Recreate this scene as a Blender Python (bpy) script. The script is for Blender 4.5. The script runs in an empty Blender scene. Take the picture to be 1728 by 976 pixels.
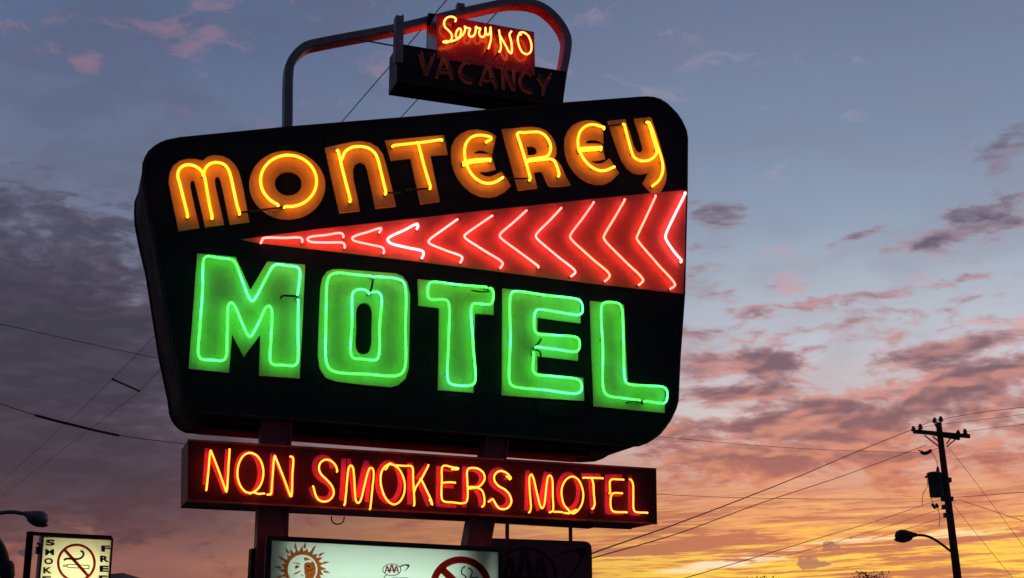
import bpy, bmesh, math, random
from mathutils import Vector, Matrix
from mathutils.geometry import tessellate_polygon
random.seed(7)
R = math.radians
sc = bpy.context.scene
C = sc.collection

# ------------------------------------------------------------------ camera
FPX, W, H = 2240.0, 1728.0, 976.0
PITCH = R(14.8)
CAM = Vector((0, 0, 1.6))
cd = bpy.data.cameras.new('camera'); cam = bpy.data.objects.new('camera', cd); C.objects.link(cam)
cd.sensor_width = 36; cd.lens = 36 * FPX / W; cd.clip_start = 0.1; cd.clip_end = 6000
cam.location = CAM; cam.rotation_euler = (math.pi / 2 + PITCH, 0, 0)
sc.camera = cam

def ray(px, py):
    """direction of the ray through a pixel of the 1728 x 976 photograph"""
    a = (px - W / 2) / FPX; b = (H / 2 - py) / FPX
    c, s = math.cos(PITCH), math.sin(PITCH)
    return Vector((a, c - b * s, s + b * c))

# ------------------------------------------------------------------ colour helpers
def lin(c):
    return tuple(((v / 255.) / 12.92 if v / 255. <= .04045 else ((v / 255. + .055) / 1.055) ** 2.4) for v in c) + (1,)

# ------------------------------------------------------------------ world
world = bpy.data.worlds.new('World'); sc.world = world; world.use_nodes = True
wt = world.node_tree; wt.nodes.clear()
class NT:
    def __init__(s, t): s.t = t; s.n = t.nodes; s.l = t.links
    def node(s, k, **kw):
        n = s.n.new(k)
        for a, b in kw.items(): setattr(n, a, b)
        return n
    def put(s, sock, v):
        if hasattr(v, 'is_output') : s.l.new(v, sock)
        else: sock.default_value = v
    def m(s, op, a, b=0.0, c=None, clamp=False):
        n = s.node('ShaderNodeMath', operation=op, use_clamp=clamp)
        s.put(n.inputs[0], a); s.put(n.inputs[1], b)
        if c is not None: s.put(n.inputs[2], c)
        return n.outputs[0]
    def add(s, a, b): return s.m('ADD', a, b)
    def sub(s, a, b): return s.m('SUBTRACT', a, b)
    def mul(s, a, b): return s.m('MULTIPLY', a, b)
    def rng(s, v, a, b, c=0.0, d=1.0, smooth=True):
        n = s.node('ShaderNodeMapRange', interpolation_type='SMOOTHSTEP' if smooth else 'LINEAR')
        n.clamp = True
        s.put(n.inputs[0], v)
        for i, q in enumerate((a, b, c, d)): s.put(n.inputs[i + 1], q)
        return n.outputs[0]
    def xyz(s, x, y, z):
        n = s.node('ShaderNodeCombineXYZ'); s.put(n.inputs[0], x); s.put(n.inputs[1], y); s.put(n.inputs[2], z); return n.outputs[0]
    def noise(s, v, scale, det=6, rough=.55, dist=0.0, col=False):
        n = s.node('ShaderNodeTexNoise'); s.put(n.inputs['Vector'], v)
        n.inputs['Scale'].default_value = scale; n.inputs['Detail'].default_value = det
        n.inputs['Roughness'].default_value = rough; n.inputs['Distortion'].default_value = dist
        return n.outputs['Color' if col else 0]
    def mix(s, f, a, b, mode='MIX'):
        n = s.node('ShaderNodeMix', data_type='RGBA', blend_type=mode)
        s.put(n.inputs[0], f); s.put(n.inputs[6], a); s.put(n.inputs[7], b); return n.outputs[2]
    def ramp(s, f, stops, interp='LINEAR'):
        n = s.node('ShaderNodeValToRGB'); r = n.color_ramp; r.interpolation = interp
        while len(r.elements) > 1: r.elements.remove(r.elements[-1])
        r.elements[0].position = stops[0][0]; r.elements[0].color = lin(stops[0][1])
        for p, c in stops[1:]:
            e = r.elements.new(p); e.color = lin(c)
        s.put(n.inputs[0], f); return n.outputs[0]

def build_sky():
    T = NT(wt)
    tc = T.node('ShaderNodeTexCoord')
    sp = T.node('ShaderNodeSeparateXYZ'); T.l.new(tc.outputs['Generated'], sp.inputs[0])
    X, Y, Z = sp.outputs
    az = T.mul(T.m('ARCTAN2', X, Y), 180 / math.pi)             # degrees from +Y
    el = T.mul(T.m('ARCSINE', Z), 180 / math.pi)
    def ae(px, py):
        d = ray(px, py).normalized()
        return math.degrees(math.atan2(d.x, d.y)), math.degrees(math.asin(d.z))
    DEG = 39.0                                                  # pixels per degree near the middle
    # --- cloud coordinates: seen as a flat layer overhead
    zz = T.add(T.m('MAXIMUM', Z, 0.0), 0.10)
    P = T.xyz(T.m('DIVIDE', X, zz), T.m('DIVIDE', Y, zz), 0.0)
    # angular coordinates, squashed vertically
    Q = T.xyz(T.mul(az, .1), T.mul(el, .26), 3.7)
    warp = T.noise(Q, 1.4, 3, .5, col=True)
    wv = T.node('ShaderNodeVectorMath', operation='MULTIPLY_ADD')
    T.l.new(warp, wv.inputs[0]); wv.inputs[1].default_value = (.30, .30, .3); T.l.new(Q, wv.inputs[2])
    Qw = wv.outputs[0]
    nbig = T.noise(Qw, 2.2, 7, .56)
    nmid = T.noise(Qw, 6.0, 6, .56)
    nfine = T.noise(Qw, 15.0, 5, .6)
    n = T.add(T.add(T.mul(nbig, .42), T.mul(nmid, .48)), T.mul(nfine, .17))    # about .5 mean
    def blob(px, py, rx, ry, wgt, tilt=0.0):
        a0, e0 = ae(px, py)
        da = T.sub(az, a0); de = T.sub(el, e0)
        if tilt: de = T.sub(de, T.mul(da, tilt))
        q = T.add(T.m('POWER', T.m('ABSOLUTE', T.mul(da, DEG / rx)), 2.0), T.m('POWER', T.m('ABSOLUTE', T.mul(de, DEG / ry)), 2.0))
        return T.mul(T.m('EXPONENT', T.mul(q, -1.0)), wgt)
    def total(lst):
        o = None
        for b in lst:
            v = blob(*b); o = v if o is None else T.add(o, v)
        return o
    # horizontal position factor: 0 left, 1 right
    right = T.rng(az, -17, 13)
    # --- heavy clouds
    cov = total([
        (40, 560, 300, 185, .36), (150, 380, 130, 45, .10), (20, 330, 90, 40, .08), (100, 800, 320, 90, .22),
        (1700, 240, 80, 40, .24, .3), (1650, 375, 120, 34, .27, .15), (1215, 365, 90, 26, .27, -.15), (1180, 420, 50, 14, .2), (1440, 398, 60, 10, .2, .2), (1560, 410, 60, 14, .1),
        (1250, 612, 130, 22, .22), (1640, 640, 120, 26, .24, .2), (1385, 692, 56, 24, .24), (1480, 712, 50, 20, .17),
        (1250, 715, 110, 26, .13), (1190, 560, 60, 12, .12), (1660, 575, 110, 14, .16, .12), (1300, 520, 90, 14, .08), (1480, 775, 420, 30, .10), (1290, 655, 60, 14, .10), (1600, 600, 80, 12, .1, .2), (1450, 500, 160, 12, .10, .1), (1650, 500, 90, 12, .12, .15), (1350, 560, 110, 9, .12, .1), (1170, 500, 50, 12, .12), (1240, 665, 90, 9, .1), (1620, 700, 80, 14, .10), (1420, 735, 120, 14, .12), (1180, 660, 40, 8, .1),
        (1200, 450, 90, 14, .08), (1580, 490, 150, 14, .07, .15),
        (1350, 540, 70, 22, -.12), (1400, 610, 50, 30, -.16), (1560, 730, 60, 20, -.06), (1400, 180, 300, 140, -.18), (700, 130, 380, 110, -.10)])
    base = T.add(T.rng(el, 8, 22, .02, -.05), T.mul(T.mul(T.rng(el, 15.5, 11), T.rng(el, 5.5, 7.5)), T.mul(right, .062)))
    dens = T.sub(T.add(T.add(n, cov), base), .614)
    mask = T.m('POWER', T.rng(dens, -.05, .085), 1.25)
    core = T.rng(dens, .0, .19)
    # --- thin pink wisps high up
    wis = T.noise(T.xyz(T.mul(az, .11), T.mul(el, .22), 9.1), 3.0, 7, .6, .6)
    wmask = T.rng(T.add(wis, total([(60, 80, 170, 50, .10), (290, 75, 120, 30, .10, .2), (500, 45, 90, 25, .10, .3), (1120, 70, 240, 40, .07, -.2), (640, 130, 150, 30, .04), (1300, 470, 500, 40, .08, .1), (1600, 590, 260, 50, .15, .15)])), .60, .74, 0, .55)
    # --- clear sky, by elevation (0 to 30 degrees)
    t = T.mul(el, 1 / 32.)
    def E(py): return max(0.0, min(1.0, (14.8 + math.degrees(math.atan((488 - py) / FPX))) / 32.))
    clearR = T.ramp(t, [(E(1060), (246, 168, 76)), (E(960), (250, 176, 84)), (E(900), (242, 164, 98)), (E(840), (230, 160, 120)), (E(785), (216, 172, 158)),
                        (E(710), (214, 202, 200)), (E(600), (192, 196, 206)), (E(480), (166, 177, 192)), (E(380), (142, 158, 180)), (E(250), (124, 140, 166)), (E(0), (104, 118, 148)), (1, (92, 104, 134))])
    clearL = T.ramp(t, [(E(1060), (120, 74, 70)), (E(955), (158, 100, 88)), (E(900), (108, 76, 78)), (E(840), (84, 68, 80)), (E(720), (92, 80, 98)),
                        (E(560), (110, 112, 134)), (E(400), (112, 120, 144)), (E(250), (104, 116, 144)), (E(100), (92, 108, 140)), (E(0), (88, 102, 134)), (1, (80, 94, 126))])
    clear = T.mix(right, clearL, clearR)
    edgeR = T.ramp(t, [(E(1000), (235, 150, 80)), (E(900), (232, 140, 96)), (E(800), (205, 128, 108)), (E(720), (196, 150, 146)), (E(600), (188, 158, 164)), (E(480), (168, 150, 164)), (E(300), (122, 122, 144)), (1, (108, 112, 138))])
    edgeL = T.ramp(t, [(E(1000), (150, 84, 74)), (E(920), (106, 72, 74)), (E(830), (80, 66, 78)), (E(700), (80, 72, 88)), (E(500), (88, 84, 102)), (E(330), (96, 98, 122)), (E(150), (126, 114, 140)), (1, (110, 110, 138))])
    coreR = T.ramp(t, [(E(1000), (214, 128, 76)), (E(900), (206, 116, 84)), (E(800), (168, 106, 98)), (E(710), (134, 98, 104)), (E(600), (122, 100, 112)), (E(420), (96, 92, 112)), (E(250), (92, 96, 120)), (1, (90, 94, 120))])
    coreL = T.ramp(t, [(E(1000), (100, 66, 68)), (E(900), (92, 62, 68)), (E(800), (70, 58, 70)), (E(650), (62, 58, 72)), (E(480), (66, 64, 80)), (E(330), (78, 80, 100)), (1, (80, 86, 110))])
    cloud = T.mix(core, T.mix(right, edgeL, edgeR), T.mix(right, coreL, coreR))
    wcol = T.mix(right, T.ramp(t, [(0, (180, 110, 100)), (1, (140, 122, 148))]), T.ramp(t, [(E(900), (240, 160, 120)), (E(600), (228, 150, 144)), (E(400), (170, 160, 180)), (1, (140, 132, 160))]))
    veil = T.rng(T.noise(T.xyz(T.mul(az, .07), T.mul(el, .16), 2.2), 2.6, 4, .5, .4), .42, .66)
    clear = T.mix(T.mul(veil, .30), clear, T.mix(right, lin((84, 84, 106)), T.ramp(t, [(E(950), (226, 150, 100)), (E(750), (176, 140, 146)), (E(450), (138, 138, 158)), (1, (112, 112, 138))])))
    col = T.mix(wmask, clear, wcol)
    col = T.mix(mask, col, cloud)
    # undersides facing the set sun catch pink
    sh = T.node('ShaderNodeVectorMath', operation='ADD'); T.l.new(Qw, sh.inputs[0]); sh.inputs[1].default_value = (.02, -.06, 0)
    nlow = T.noise(sh.outputs[0], 3.6, 2.5, .5); nhi = T.noise(Qw, 3.6, 2.5, .5)
    lit = T.mul(T.rng(T.sub(nhi, nlow), -.05, .13), T.add(T.mul(right, .75), .25))
    litc = T.mix(right, lin((104, 92, 112)), T.ramp(t, [(E(1000), (250, 190, 100)), (E(860), (240, 158, 104)), (E(700), (230, 154, 136)), (E(540), (206, 152, 152)), (E(400), (150, 140, 156)), (1, (140, 134, 158))]))
    col = T.mix(T.mul(T.mul(mask, lit), .62), col, litc)
    # --- lit streaks close to the horizon, strongest over the set sun
    S = T.xyz(T.mul(T.sub(az, 0), .055), T.sub(T.mul(el, .95), T.mul(az, .035)), 1.3)
    ws = T.noise(S, 2.0, 3, .5, col=True)
    sv = T.node('ShaderNodeVectorMath', operation='MULTIPLY_ADD')
    T.l.new(ws, sv.inputs[0]); sv.inputs[1].default_value = (.25, .45, .2); T.l.new(S, sv.inputs[2])
    st = T.noise(sv.outputs[0], 2.6, 9, .64)
    st2 = T.noise(sv.outputs[0], 7.5, 7, .68)
    stv = T.add(T.mul(st, .55), T.mul(st2, .45))
    low = T.rng(el, 7.4, 4.8)
    band = T.mul(low, T.rng(az, -11, 8, .0, 1.0))
    yel = T.rng(T.add(stv, T.rng(el, 6, 1.5, -.04, .035)), .485, .565, 0, .97)
    hot = T.rng(T.add(T.sub(stv, .01), total([(1330, 930, 260, 12, .13, .15), (1250, 950, 120, 10, .10, .1), (1600, 905, 150, 12, .11, .1)])), .61, .70)
    mau = T.rng(T.add(stv, total([(1130, 925, 100, 9, -.14, .1), (1560, 918, 140, 5, -.14, .1)])), .515, .44)
    ycol = T.ramp(t, [(E(1030), (254, 222, 60)), (E(950), (255, 212, 84)), (E(870), (253, 188, 98)), (E(800), (244, 170, 112)), (1, (230, 160, 130))])
    ycol = T.mix(right, (.36, .135, .09, 1), ycol)
    col = T.mix(T.mul(band, yel), col, ycol)
    col = T.mix(T.mul(T.mul(band, hot), right), col, lin((255, 226, 190)))
    col = T.mix(T.mul(T.mul(band, mau), .85), col, T.mix(right, lin((96, 64, 70)), lin((188, 112, 88))))
    # small torn scuds in front of the glow
    sn = T.noise(T.xyz(T.mul(az, .5), T.mul(el, .7), 0.0), 2.4, 5, .7)
    scud = T.rng(T.add(sn, total([(1396, 922, 20, 16, .55), (1362, 950, 20, 16, .55), (1390, 952, 26, 6, .4), (1436, 908, 7, 5, .4), (36, 934, 26, 11, .5), (20, 965, 300, 8, .12)])), .84, .95)
    col = T.mix(T.mul(scud, .8), col, T.mix(right, lin((72, 62, 76)), lin((166, 108, 96))))
    # below the horizon
    col = T.mix(T.rng(el, -.4, -2.5), col, lin((60, 46, 44)))
    # the half of the sky behind the camera is darker dusk blue
    back = T.rng(T.m('ABSOLUTE', az), 55, 120)
    col = T.mix(back, col, lin((52, 60, 84)))
    zen = T.rng(el, 30, 70)
    col = T.mix(zen, col, lin((62, 74, 104)))
    bg = T.node('ShaderNodeBackground'); T.l.new(col, bg.inputs[0]); bg.inputs[1].default_value = 1.0
    # a little of the physical sky, sun on the horizon
    sky = T.node('ShaderNodeTexSky', sky_type='NISHITA'); sky.sun_disc = False
    sky.sun_elevation = R(0.5); sky.sun_rotation = R(16); sky.air_density = 1.2; sky.dust_density = 1.5
    b2 = T.node('ShaderNodeBackground'); T.l.new(sky.outputs[0], b2.inputs[0]); b2.inputs[1].default_value = 0.004
    ad = T.node('ShaderNodeAddShader'); T.l.new(bg.outputs[0], ad.inputs[0]); T.l.new(b2.outputs[0], ad.inputs[1])
    out = T.node('ShaderNodeOutputWorld'); T.l.new(ad.outputs[0], out.inputs[0])
build_sky()

sd = bpy.data.lights.new('sun', 'SUN'); sd.energy = 0.15; sd.angle = R(0.6); sd.color = (1, .55, .3)
sun = bpy.data.objects.new('sun', sd); C.objects.link(sun)
sun.rotation_euler = Vector((-math.sin(R(16)), -math.cos(R(16)), -math.sin(R(0.8)))).to_track_quat('-Z', 'Y').to_euler()

sc.view_settings.view_transform = 'Standard'; sc.view_settings.look = 'None'
sc.view_settings.exposure = 0; sc.view_settings.gamma = 1; sc.view_settings.use_curve_mapping = False
sc.render.engine = 'CYCLES'
cy = sc.cycles
cy.use_denoising = True; cy.max_bounces = 5; cy.diffuse_bounces = 3; cy.glossy_bounces = 3; cy.transmission_bounces = 4
cy.caustics_reflective = False; cy.caustics_refractive = False; cy.sample_clamp_indirect = 6

# ------------------------------------------------------------------ materials
MATS = {}
def mat(name, col, rough=.5, metal=0.0, var=.25, scale=6.0, bump=0.0, coat=0.0, grime=0.0, spec=.5):
    if name in MATS: return MATS[name]
    m = bpy.data.materials.new(name); m.use_nodes = True; T = NT(m.node_tree)
    b = T.n['Principled BSDF']
    tc = T.node('ShaderNodeTexCoord').outputs['Object']
    nz = T.noise(tc, scale, 6, .65)
    nf = T.noise(tc, scale * 7, 4, .6)
    f = T.add(T.mul(nz, .7), T.mul(nf, .3))
    c = tuple(col) + (1,)
    dark = tuple(v * (1 - var) for v in col) + (1,); lite = tuple(min(1, v * (1 + var * .6)) for v in col) + (1,)
    cc = T.mix(T.rng(f, .36, .64), dark, lite)
    if grime:
        mp = T.node('ShaderNodeMapping'); T.l.new(tc, mp.inputs[0]); mp.inputs[3].default_value = (9, 9, .8)
        g = T.rng(T.noise(mp.outputs[0], 1.6, 6, .7), .52, .70, 0, grime)
        cc = T.mix(g, cc, (col[0] * .35 + .01, col[1] * .33 + .006, col[2] * .3 + .004, 1))
    T.l.new(cc, b.inputs['Base Color'])
    T.l.new(T.rng(f, .3, .7, max(.03, rough - .1), min(1, rough + .12)), b.inputs['Roughness'])
    b.inputs['Metallic'].default_value = metal; b.inputs['Coat Weight'].default_value = coat
    b.inputs['Coat Roughness'].default_value = .18; b.inputs['Specular IOR Level'].default_value = spec
    if bump:
        bn = T.node('ShaderNodeBump'); bn.inputs['Strength'].default_value = bump; bn.inputs['Distance'].default_value = .01
        T.l.new(f, bn.inputs['Height']); T.l.new(bn.outputs[0], b.inputs['Normal'])
    MATS[name] = m; return m
def glow(name, col, var=.0, tint=None):
    if name in MATS: return MATS[name]
    m = bpy.data.materials.new(name); m.use_nodes = True; T = NT(m.node_tree)
    b = T.n['Principled BSDF']; b.inputs['Base Color'].default_value = (.02, .02, .02, 1); b.inputs['Roughness'].default_value = .15
    b.inputs['Emission Strength'].default_value = 1
    if tint:
        tc = T.node('ShaderNodeTexCoord').outputs['Object']
        f = T.rng(T.noise(tc, 3.2, 3, .5), .47, .63)
        T.l.new(T.mix(f, tuple(col) + (1,), tuple(tint) + (1,)), b.inputs['Emission Color'])
    else: b.inputs['Emission Color'].default_value = tuple(col) + (1,)
    MATS[name] = m; return m

M_face = mat('black_enamel', (.0065, .0055, .010), .42, var=.35, scale=3, coat=.0, bump=.08, grime=.2, spec=.28)
M_side = mat('dark_sheet_metal', (.018, .008, .008), .7, var=.5, scale=4, bump=.2, grime=.5, spec=.12)
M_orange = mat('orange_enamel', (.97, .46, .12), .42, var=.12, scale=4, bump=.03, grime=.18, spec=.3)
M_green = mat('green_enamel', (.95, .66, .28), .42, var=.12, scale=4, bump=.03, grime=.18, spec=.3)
M_red = mat('red_enamel', (.84, .19, .13), .45, var=.12, scale=3, bump=.03, grime=.2, spec=.25)
M_redletter = mat('faded_red_paint', (.66, .055, .32), .5, var=.2, scale=5, grime=.3, spec=.2)
M_boxface = mat('maroon_enamel', (.07, .004, .006), .40, var=.35, scale=4, bump=.06, spec=.3)
M_redpanel = mat('glossy_red_panel', (.36, .012, .012), .22, var=.35, scale=5, bump=.1, coat=.25, spec=.5)
M_rust = mat('rusty_orange_paint', (.80, .14, .04), .5, var=.5, scale=8, grime=.4)
M_deadglass = mat('unlit_glass', (.34, .10, .09), .12, var=.2, spec=.8)
M_frame = mat('grey_painted_steel', (.30, .27, .28), .5, var=.3, scale=5, bump=.15, grime=.5)
M_post = mat('red_oxide_steel', (.32, .055, .045), .5, var=.4, scale=4, bump=.2, grime=.6)
M_black = mat('black_rubber', (.006, .006, .007), .4, var=.2)
M_elec = mat('blackout_glass', (.02, .018, .018), .12, var=.3, spec=.8)
M_glassclip = mat('glass_standoff', (.12, .10, .09), .1, spec=.8)
M_wire = mat('dark_cable', (.012, .010, .012), .6)
M_wood = mat('creosote_wood', (.14, .055, .04), .85, var=.5, scale=3, bump=.4)
M_steelgrey = mat('galvanised_steel', (.10, .10, .11), .5, var=.3)
M_lampglass = mat('lamp_refractor', (.08, .09, .09), .2)
M_porcelain = mat('porcelain', (.06, .035, .03), .25)
M_white = mat('white_cabinet', (.7, .7, .68), .6)
M_ink = mat('black_ink', (.012, .012, .014), .5)
M_aaabg = mat('grey_aluminium_panel', (.075, .035, .04), .5, var=.3, grime=.3)
M_aaaink = mat('dark_crimson_ink', (.028, .004, .006), .5, spec=.2)
M_ground = mat('asphalt', (.05, .048, .047), .9, var=.4, scale=.8, bump=.4)
M_hill = mat('dry_hillside', (.05, .045, .04), .95, var=.4, scale=.02)
M_bark = mat('bark', (.03, .022, .016), .9); M_leaf = mat('dark_leaves', (.04, .05, .02), .7)

G_yellow = glow('amber_neon', (3.6, 1.22, .045), tint=(3.8, 1.36, .08))
G_green = glow('green_neon', (.20, 4.9, .32), tint=(.26, 5.4, .95))
G_pink = glow('rose_neon', (7.0, .74, .64), tint=(7.4, .95, .82))
G_gold = glow('warm_arrow_neon', (6.2, .78, .42), tint=(6.4, .66, .52))
G_white = glow('bright_rose_neon', (7.6, 1.3, 1.35))
G_orange = glow('orange_red_neon', (6.6, 1.05, .06), tint=(7.0, 1.2, .13))
G_sorry = glow('soft_orange_neon', (5.6, 1.30, .20), tint=(6.0, 1.5, .30))
G_rear = glow('added_rear_neon', (26., 1.5, .2))  # unseen tubes, added and far brighter than the front, to redden the arch
G_tubew = glow('fluorescent_tube', (4.6, 5.6, 4.7))
G_tubey = glow('fluorescent_tube_yellowish', (6.4, 6.2, 3.9))

def translucent(name, col, dcol=(.7, .7, .66, 1)):
    m = bpy.data.materials.new(name); m.use_nodes = True; T = NT(m.node_tree)
    T.n.remove(T.n['Principled BSDF'])
    tl = T.node('ShaderNodeBsdfTranslucent'); tl.inputs[0].default_value = col + (1,)
    df = T.node('ShaderNodeBsdfDiffuse'); df.inputs[0].default_value = dcol
    mx = T.node('ShaderNodeMixShader'); mx.inputs[0].default_value = .25
    T.l.new(tl.outputs[0], mx.inputs[1]); T.l.new(df.outputs[0], mx.inputs[2])
    T.l.new(mx.outputs[0], T.n['Material Output'].inputs[0]); return m
M_acryl = translucent('white_acrylic', (.78, .90, .80))
M_redink = translucent('red_vinyl', (.58, .10, .09), (.25, .01, .01, 1))
M_brownink = translucent('brown_vinyl', (.92, .42, .20), (.3, .06, .02, 1))
M_cream = translucent('cream_vinyl', (.95, .80, .6))
M_acryly = translucent('yellowish_acrylic', (.9, .86, .62))

# ------------------------------------------------------------------ object helpers
def tag(o, label=None, cat=None, group=None, kind=None):
    if label: o['label'] = label
    if cat: o['category'] = cat
    if group: o['group'] = group
    if kind: o['kind'] = kind
    return o
def link_mesh(name, bm, material, parent=None, smooth=False):
    me = bpy.data.meshes.new(name); bmesh.ops.recalc_face_normals(bm, faces=bm.faces[:])
    bm.to_mesh(me); bm.free()
    if smooth:
        for p in me.polygons: p.use_smooth = True
    me.materials.append(material)
    o = bpy.data.objects.new(name, me); C.objects.link(o)
    if parent: o.parent = parent
    return o
def empty(name, loc, rz=0):
    o = bpy.data.objects.new(name, None); C.objects.link(o); o.location = loc; o.rotation_euler = (0, 0, rz); o.empty_display_size = .2
    return o

class Frame:
    """vertical sign plane: local x along the face, y going back, z up, origin on the ground"""
    def __init__(s, px, dist, phi):
        d = ray(px, 488); s.O = Vector((d.x / d.y * dist, dist, 0)); s.phi = phi
        s.u = Vector((math.cos(phi), math.sin(phi), 0)); s.b = Vector((-math.sin(phi), math.cos(phi), 0))
    def at(s, px, py, y=0.0):
        d = ray(px, py); o = s.O + s.b * y
        t = (o - CAM).dot(s.b) / d.dot(s.b)
        p = CAM + d * t - s.O
        return Vector((p.dot(s.u), y, p.z))
    def root(s, name): return empty(name, s.O, s.phi)
def zz(bx, by, s, pts): return [(bx + x / s, by + y / s) for x, y in pts]

def prism(bm, outline, y0, y1, holes=()):
    """outline: list of (x, z); faces at y0 (front) and y1 (back)"""
    loops = [list(outline)] + [list(h) for h in holes]
    tri = tessellate_polygon([[Vector((x, z, 0)) for x, z in l] for l in loops])
    flat = [p for l in loops for p in l]
    f = [bm.verts.new((x, y0, z)) for x, z in flat]; g = [bm.verts.new((x, y1, z)) for x, z in flat]
    for t in tri:
        try: bm.faces.new([f[i] for i in t]); bm.faces.new([g[i] for i in reversed(t)])
        except ValueError: pass
    k = 0
    for l in loops:
        n = len(l)
        for i in range(n):
            a, b = k + i, k + (i + 1) % n
            try: bm.faces.new((f[a], f[b], g[b], g[a]))
            except ValueError: pass
        k += n
def catmull(P, closed=False, step=.02):
    """centripetal Catmull-Rom through 3D points"""
    P = [Vector(p) for p in P]; Q = [P[0]]
    for p in P[1:]:
        if (p - Q[-1]).length > 1e-4: Q.append(p)
    if closed and (Q[0] - Q[-1]).length < 1e-4: Q.pop()
    n = len(Q)
    if n < 3: return Q
    out = []
    for i in range(n if closed else n - 1):
        if closed: p0, p1, p2, p3 = Q[i - 1], Q[i], Q[(i + 1) % n], Q[(i + 2) % n]
        else:
            p1, p2 = Q[i], Q[i + 1]
            p0 = Q[i - 1] if i > 0 else p1 * 2 - p2
            p3 = Q[i + 2] if i + 2 < n else p2 * 2 - p1
        t0 = 0; t1 = t0 + (p1 - p0).length ** .5; t2 = t1 + (p2 - p1).length ** .5; t3 = t2 + (p3 - p2).length ** .5
        k = max(2, min(14, int((p2 - p1).length / step) + 1))
        for j in range(k):
            t = t1 + (t2 - t1) * j / k
            A1 = p0 * ((t1 - t) / (t1 - t0)) + p1 * ((t - t0) / (t1 - t0))
            A2 = p1 * ((t2 - t) / (t2 - t1)) + p2 * ((t - t1) / (t2 - t1))
            A3 = p2 * ((t3 - t) / (t3 - t2)) + p3 * ((t - t2) / (t3 - t2))
            B1 = A1 * ((t2 - t) / (t2 - t0)) + A2 * ((t - t0) / (t2 - t0))
            B2 = A2 * ((t3 - t) / (t3 - t1)) + A3 * ((t - t1) / (t3 - t1))
            out.append(B1 * ((t2 - t) / (t2 - t1)) + B2 * ((t - t1) / (t2 - t1)))
    if not closed: out.append(Q[-1])
    return out
def tube(bm, P, r, seg=8, closed=False, r2=None):
    P = [Vector(p) for p in P]; n = len(P)
    T = []
    for i in range(n):
        a = P[i - 1] if (i > 0 or closed) else P[i]; b = P[(i + 1) % n] if (i < n - 1 or closed) else P[i]
        t = (b - a); T.append(t.normalized() if t.length > 1e-9 else Vector((1, 0, 0)))
    nrm = T[0].orthogonal().normalized(); rings = []
    for i in range(n):
        nrm = (nrm - T[i] * nrm.dot(T[i]))
        nrm = nrm.normalized() if nrm.length > 1e-6 else T[i].orthogonal().normalized()
        bn = T[i].cross(nrm); rr = r if r2 is None else r + (r2 - r) * i / max(1, n - 1)
        rings.append([bm.verts.new(P[i] + (nrm * math.cos(2 * math.pi * k / seg) + bn * math.sin(2 * math.pi * k / seg)) * rr) for k in range(seg)])
    for i in range(n if closed else n - 1):
        a, b = rings[i], rings[(i + 1) % n]
        off = 0
        if closed and i == n - 1:
            off = min(range(seg), key=lambda s_: (a[0].co - b[s_].co).length)
        for k in range(seg): bm.faces.new((a[k], a[(k + 1) % seg], b[(k + 1 + off) % seg], b[(k + off) % seg]))
    if not closed:
        for ring, tt, s_ in ((rings[0], T[0], -1), (rings[-1], T[-1], 1)):
            rr = (ring[0].co - sum((v.co for v in ring), Vector()) / seg).length
            c = sum((v.co for v in ring), Vector()) / seg
            mid = [bm.verts.new(c + (v.co - c) * .7 + tt * s_ * rr * .6) for v in ring]
            for k in range(seg): bm.faces.new((ring[k], ring[(k + 1) % seg], mid[(k + 1) % seg], mid[k]))
            bm.faces.new(mid if s_ > 0 else mid[::-1])
def box(bm, lo, hi):
    v = [bm.verts.new((x, y, z)) for x in (lo[0], hi[0]) for y in (lo[1], hi[1]) for z in (lo[2], hi[2])]
    for f in ((0, 1, 3, 2), (4, 6, 7, 5), (0, 4, 5, 1), (2, 3, 7, 6), (0, 2, 6, 4), (1, 5, 7, 3)): bm.faces.new([v[i] for i in f])
def bar(bm, a, b, w, d, up=Vector((0, 1, 0))):
    """rectangular bar a to b, w across, d along 'up'"""
    a, b = Vector(a), Vector(b); t = (b - a).normalized(); s = t.cross(up).normalized(); q = s.cross(t).normalized()
    v = [bm.verts.new(p + s * sx * w / 2 + q * sy * d / 2) for p in (a, b) for sx, sy in ((-1, -1), (1, -1), (1, 1), (-1, 1))]
    for f in ((0, 3, 2, 1), (4, 5, 6, 7), (0, 1, 5, 4), (1, 2, 6, 5), (2, 3, 7, 6), (3, 0, 4, 7)): bm.faces.new([v[i] for i in f])
def ribbon(bm, P2, w, y0, y1, closed=False):
    """flat painted stroke along 2D points (x, z)"""
    n = len(P2); L = []
    for i in range(n):
        a = Vector(P2[i - 1]) if (i > 0 or closed) else Vector(P2[i]); b = Vector(P2[(i + 1) % n]) if (i < n - 1 or closed) else Vector(P2[i])
        t = (b - a).normalized(); nn = Vector((-t.y, t.x)); p = Vector(P2[i])
        L.append((p + nn * w / 2, p - nn * w / 2))
    vs = [[bm.verts.new((q.x, y, q.y)) for q in l for y in (y0, y1)] for l in L]    # l+ y0, l+ y1, l- y0, l- y1
    for i in range(n if closed else n - 1):
        a, b = vs[i], vs[(i + 1) % n]
        bm.faces.new((a[0], a[2], b[2], b[0])); bm.faces.new((a[1], b[1], b[3], a[3]))
        bm.faces.new((a[0], b[0], b[1], a[1])); bm.faces.new((a[2], a[3], b[3], b[2]))
    if not closed:
        for a in (vs[0], vs[-1]): bm.faces.new((a[0], a[1], a[3], a[2]))
def copy_tree(o, parent):
    c = o.copy(); C.objects.link(c); c.parent = parent
    for ch in list(o.children): copy_tree(ch, c)
    return c
def xz(v): return (v.x, v.z)

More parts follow.
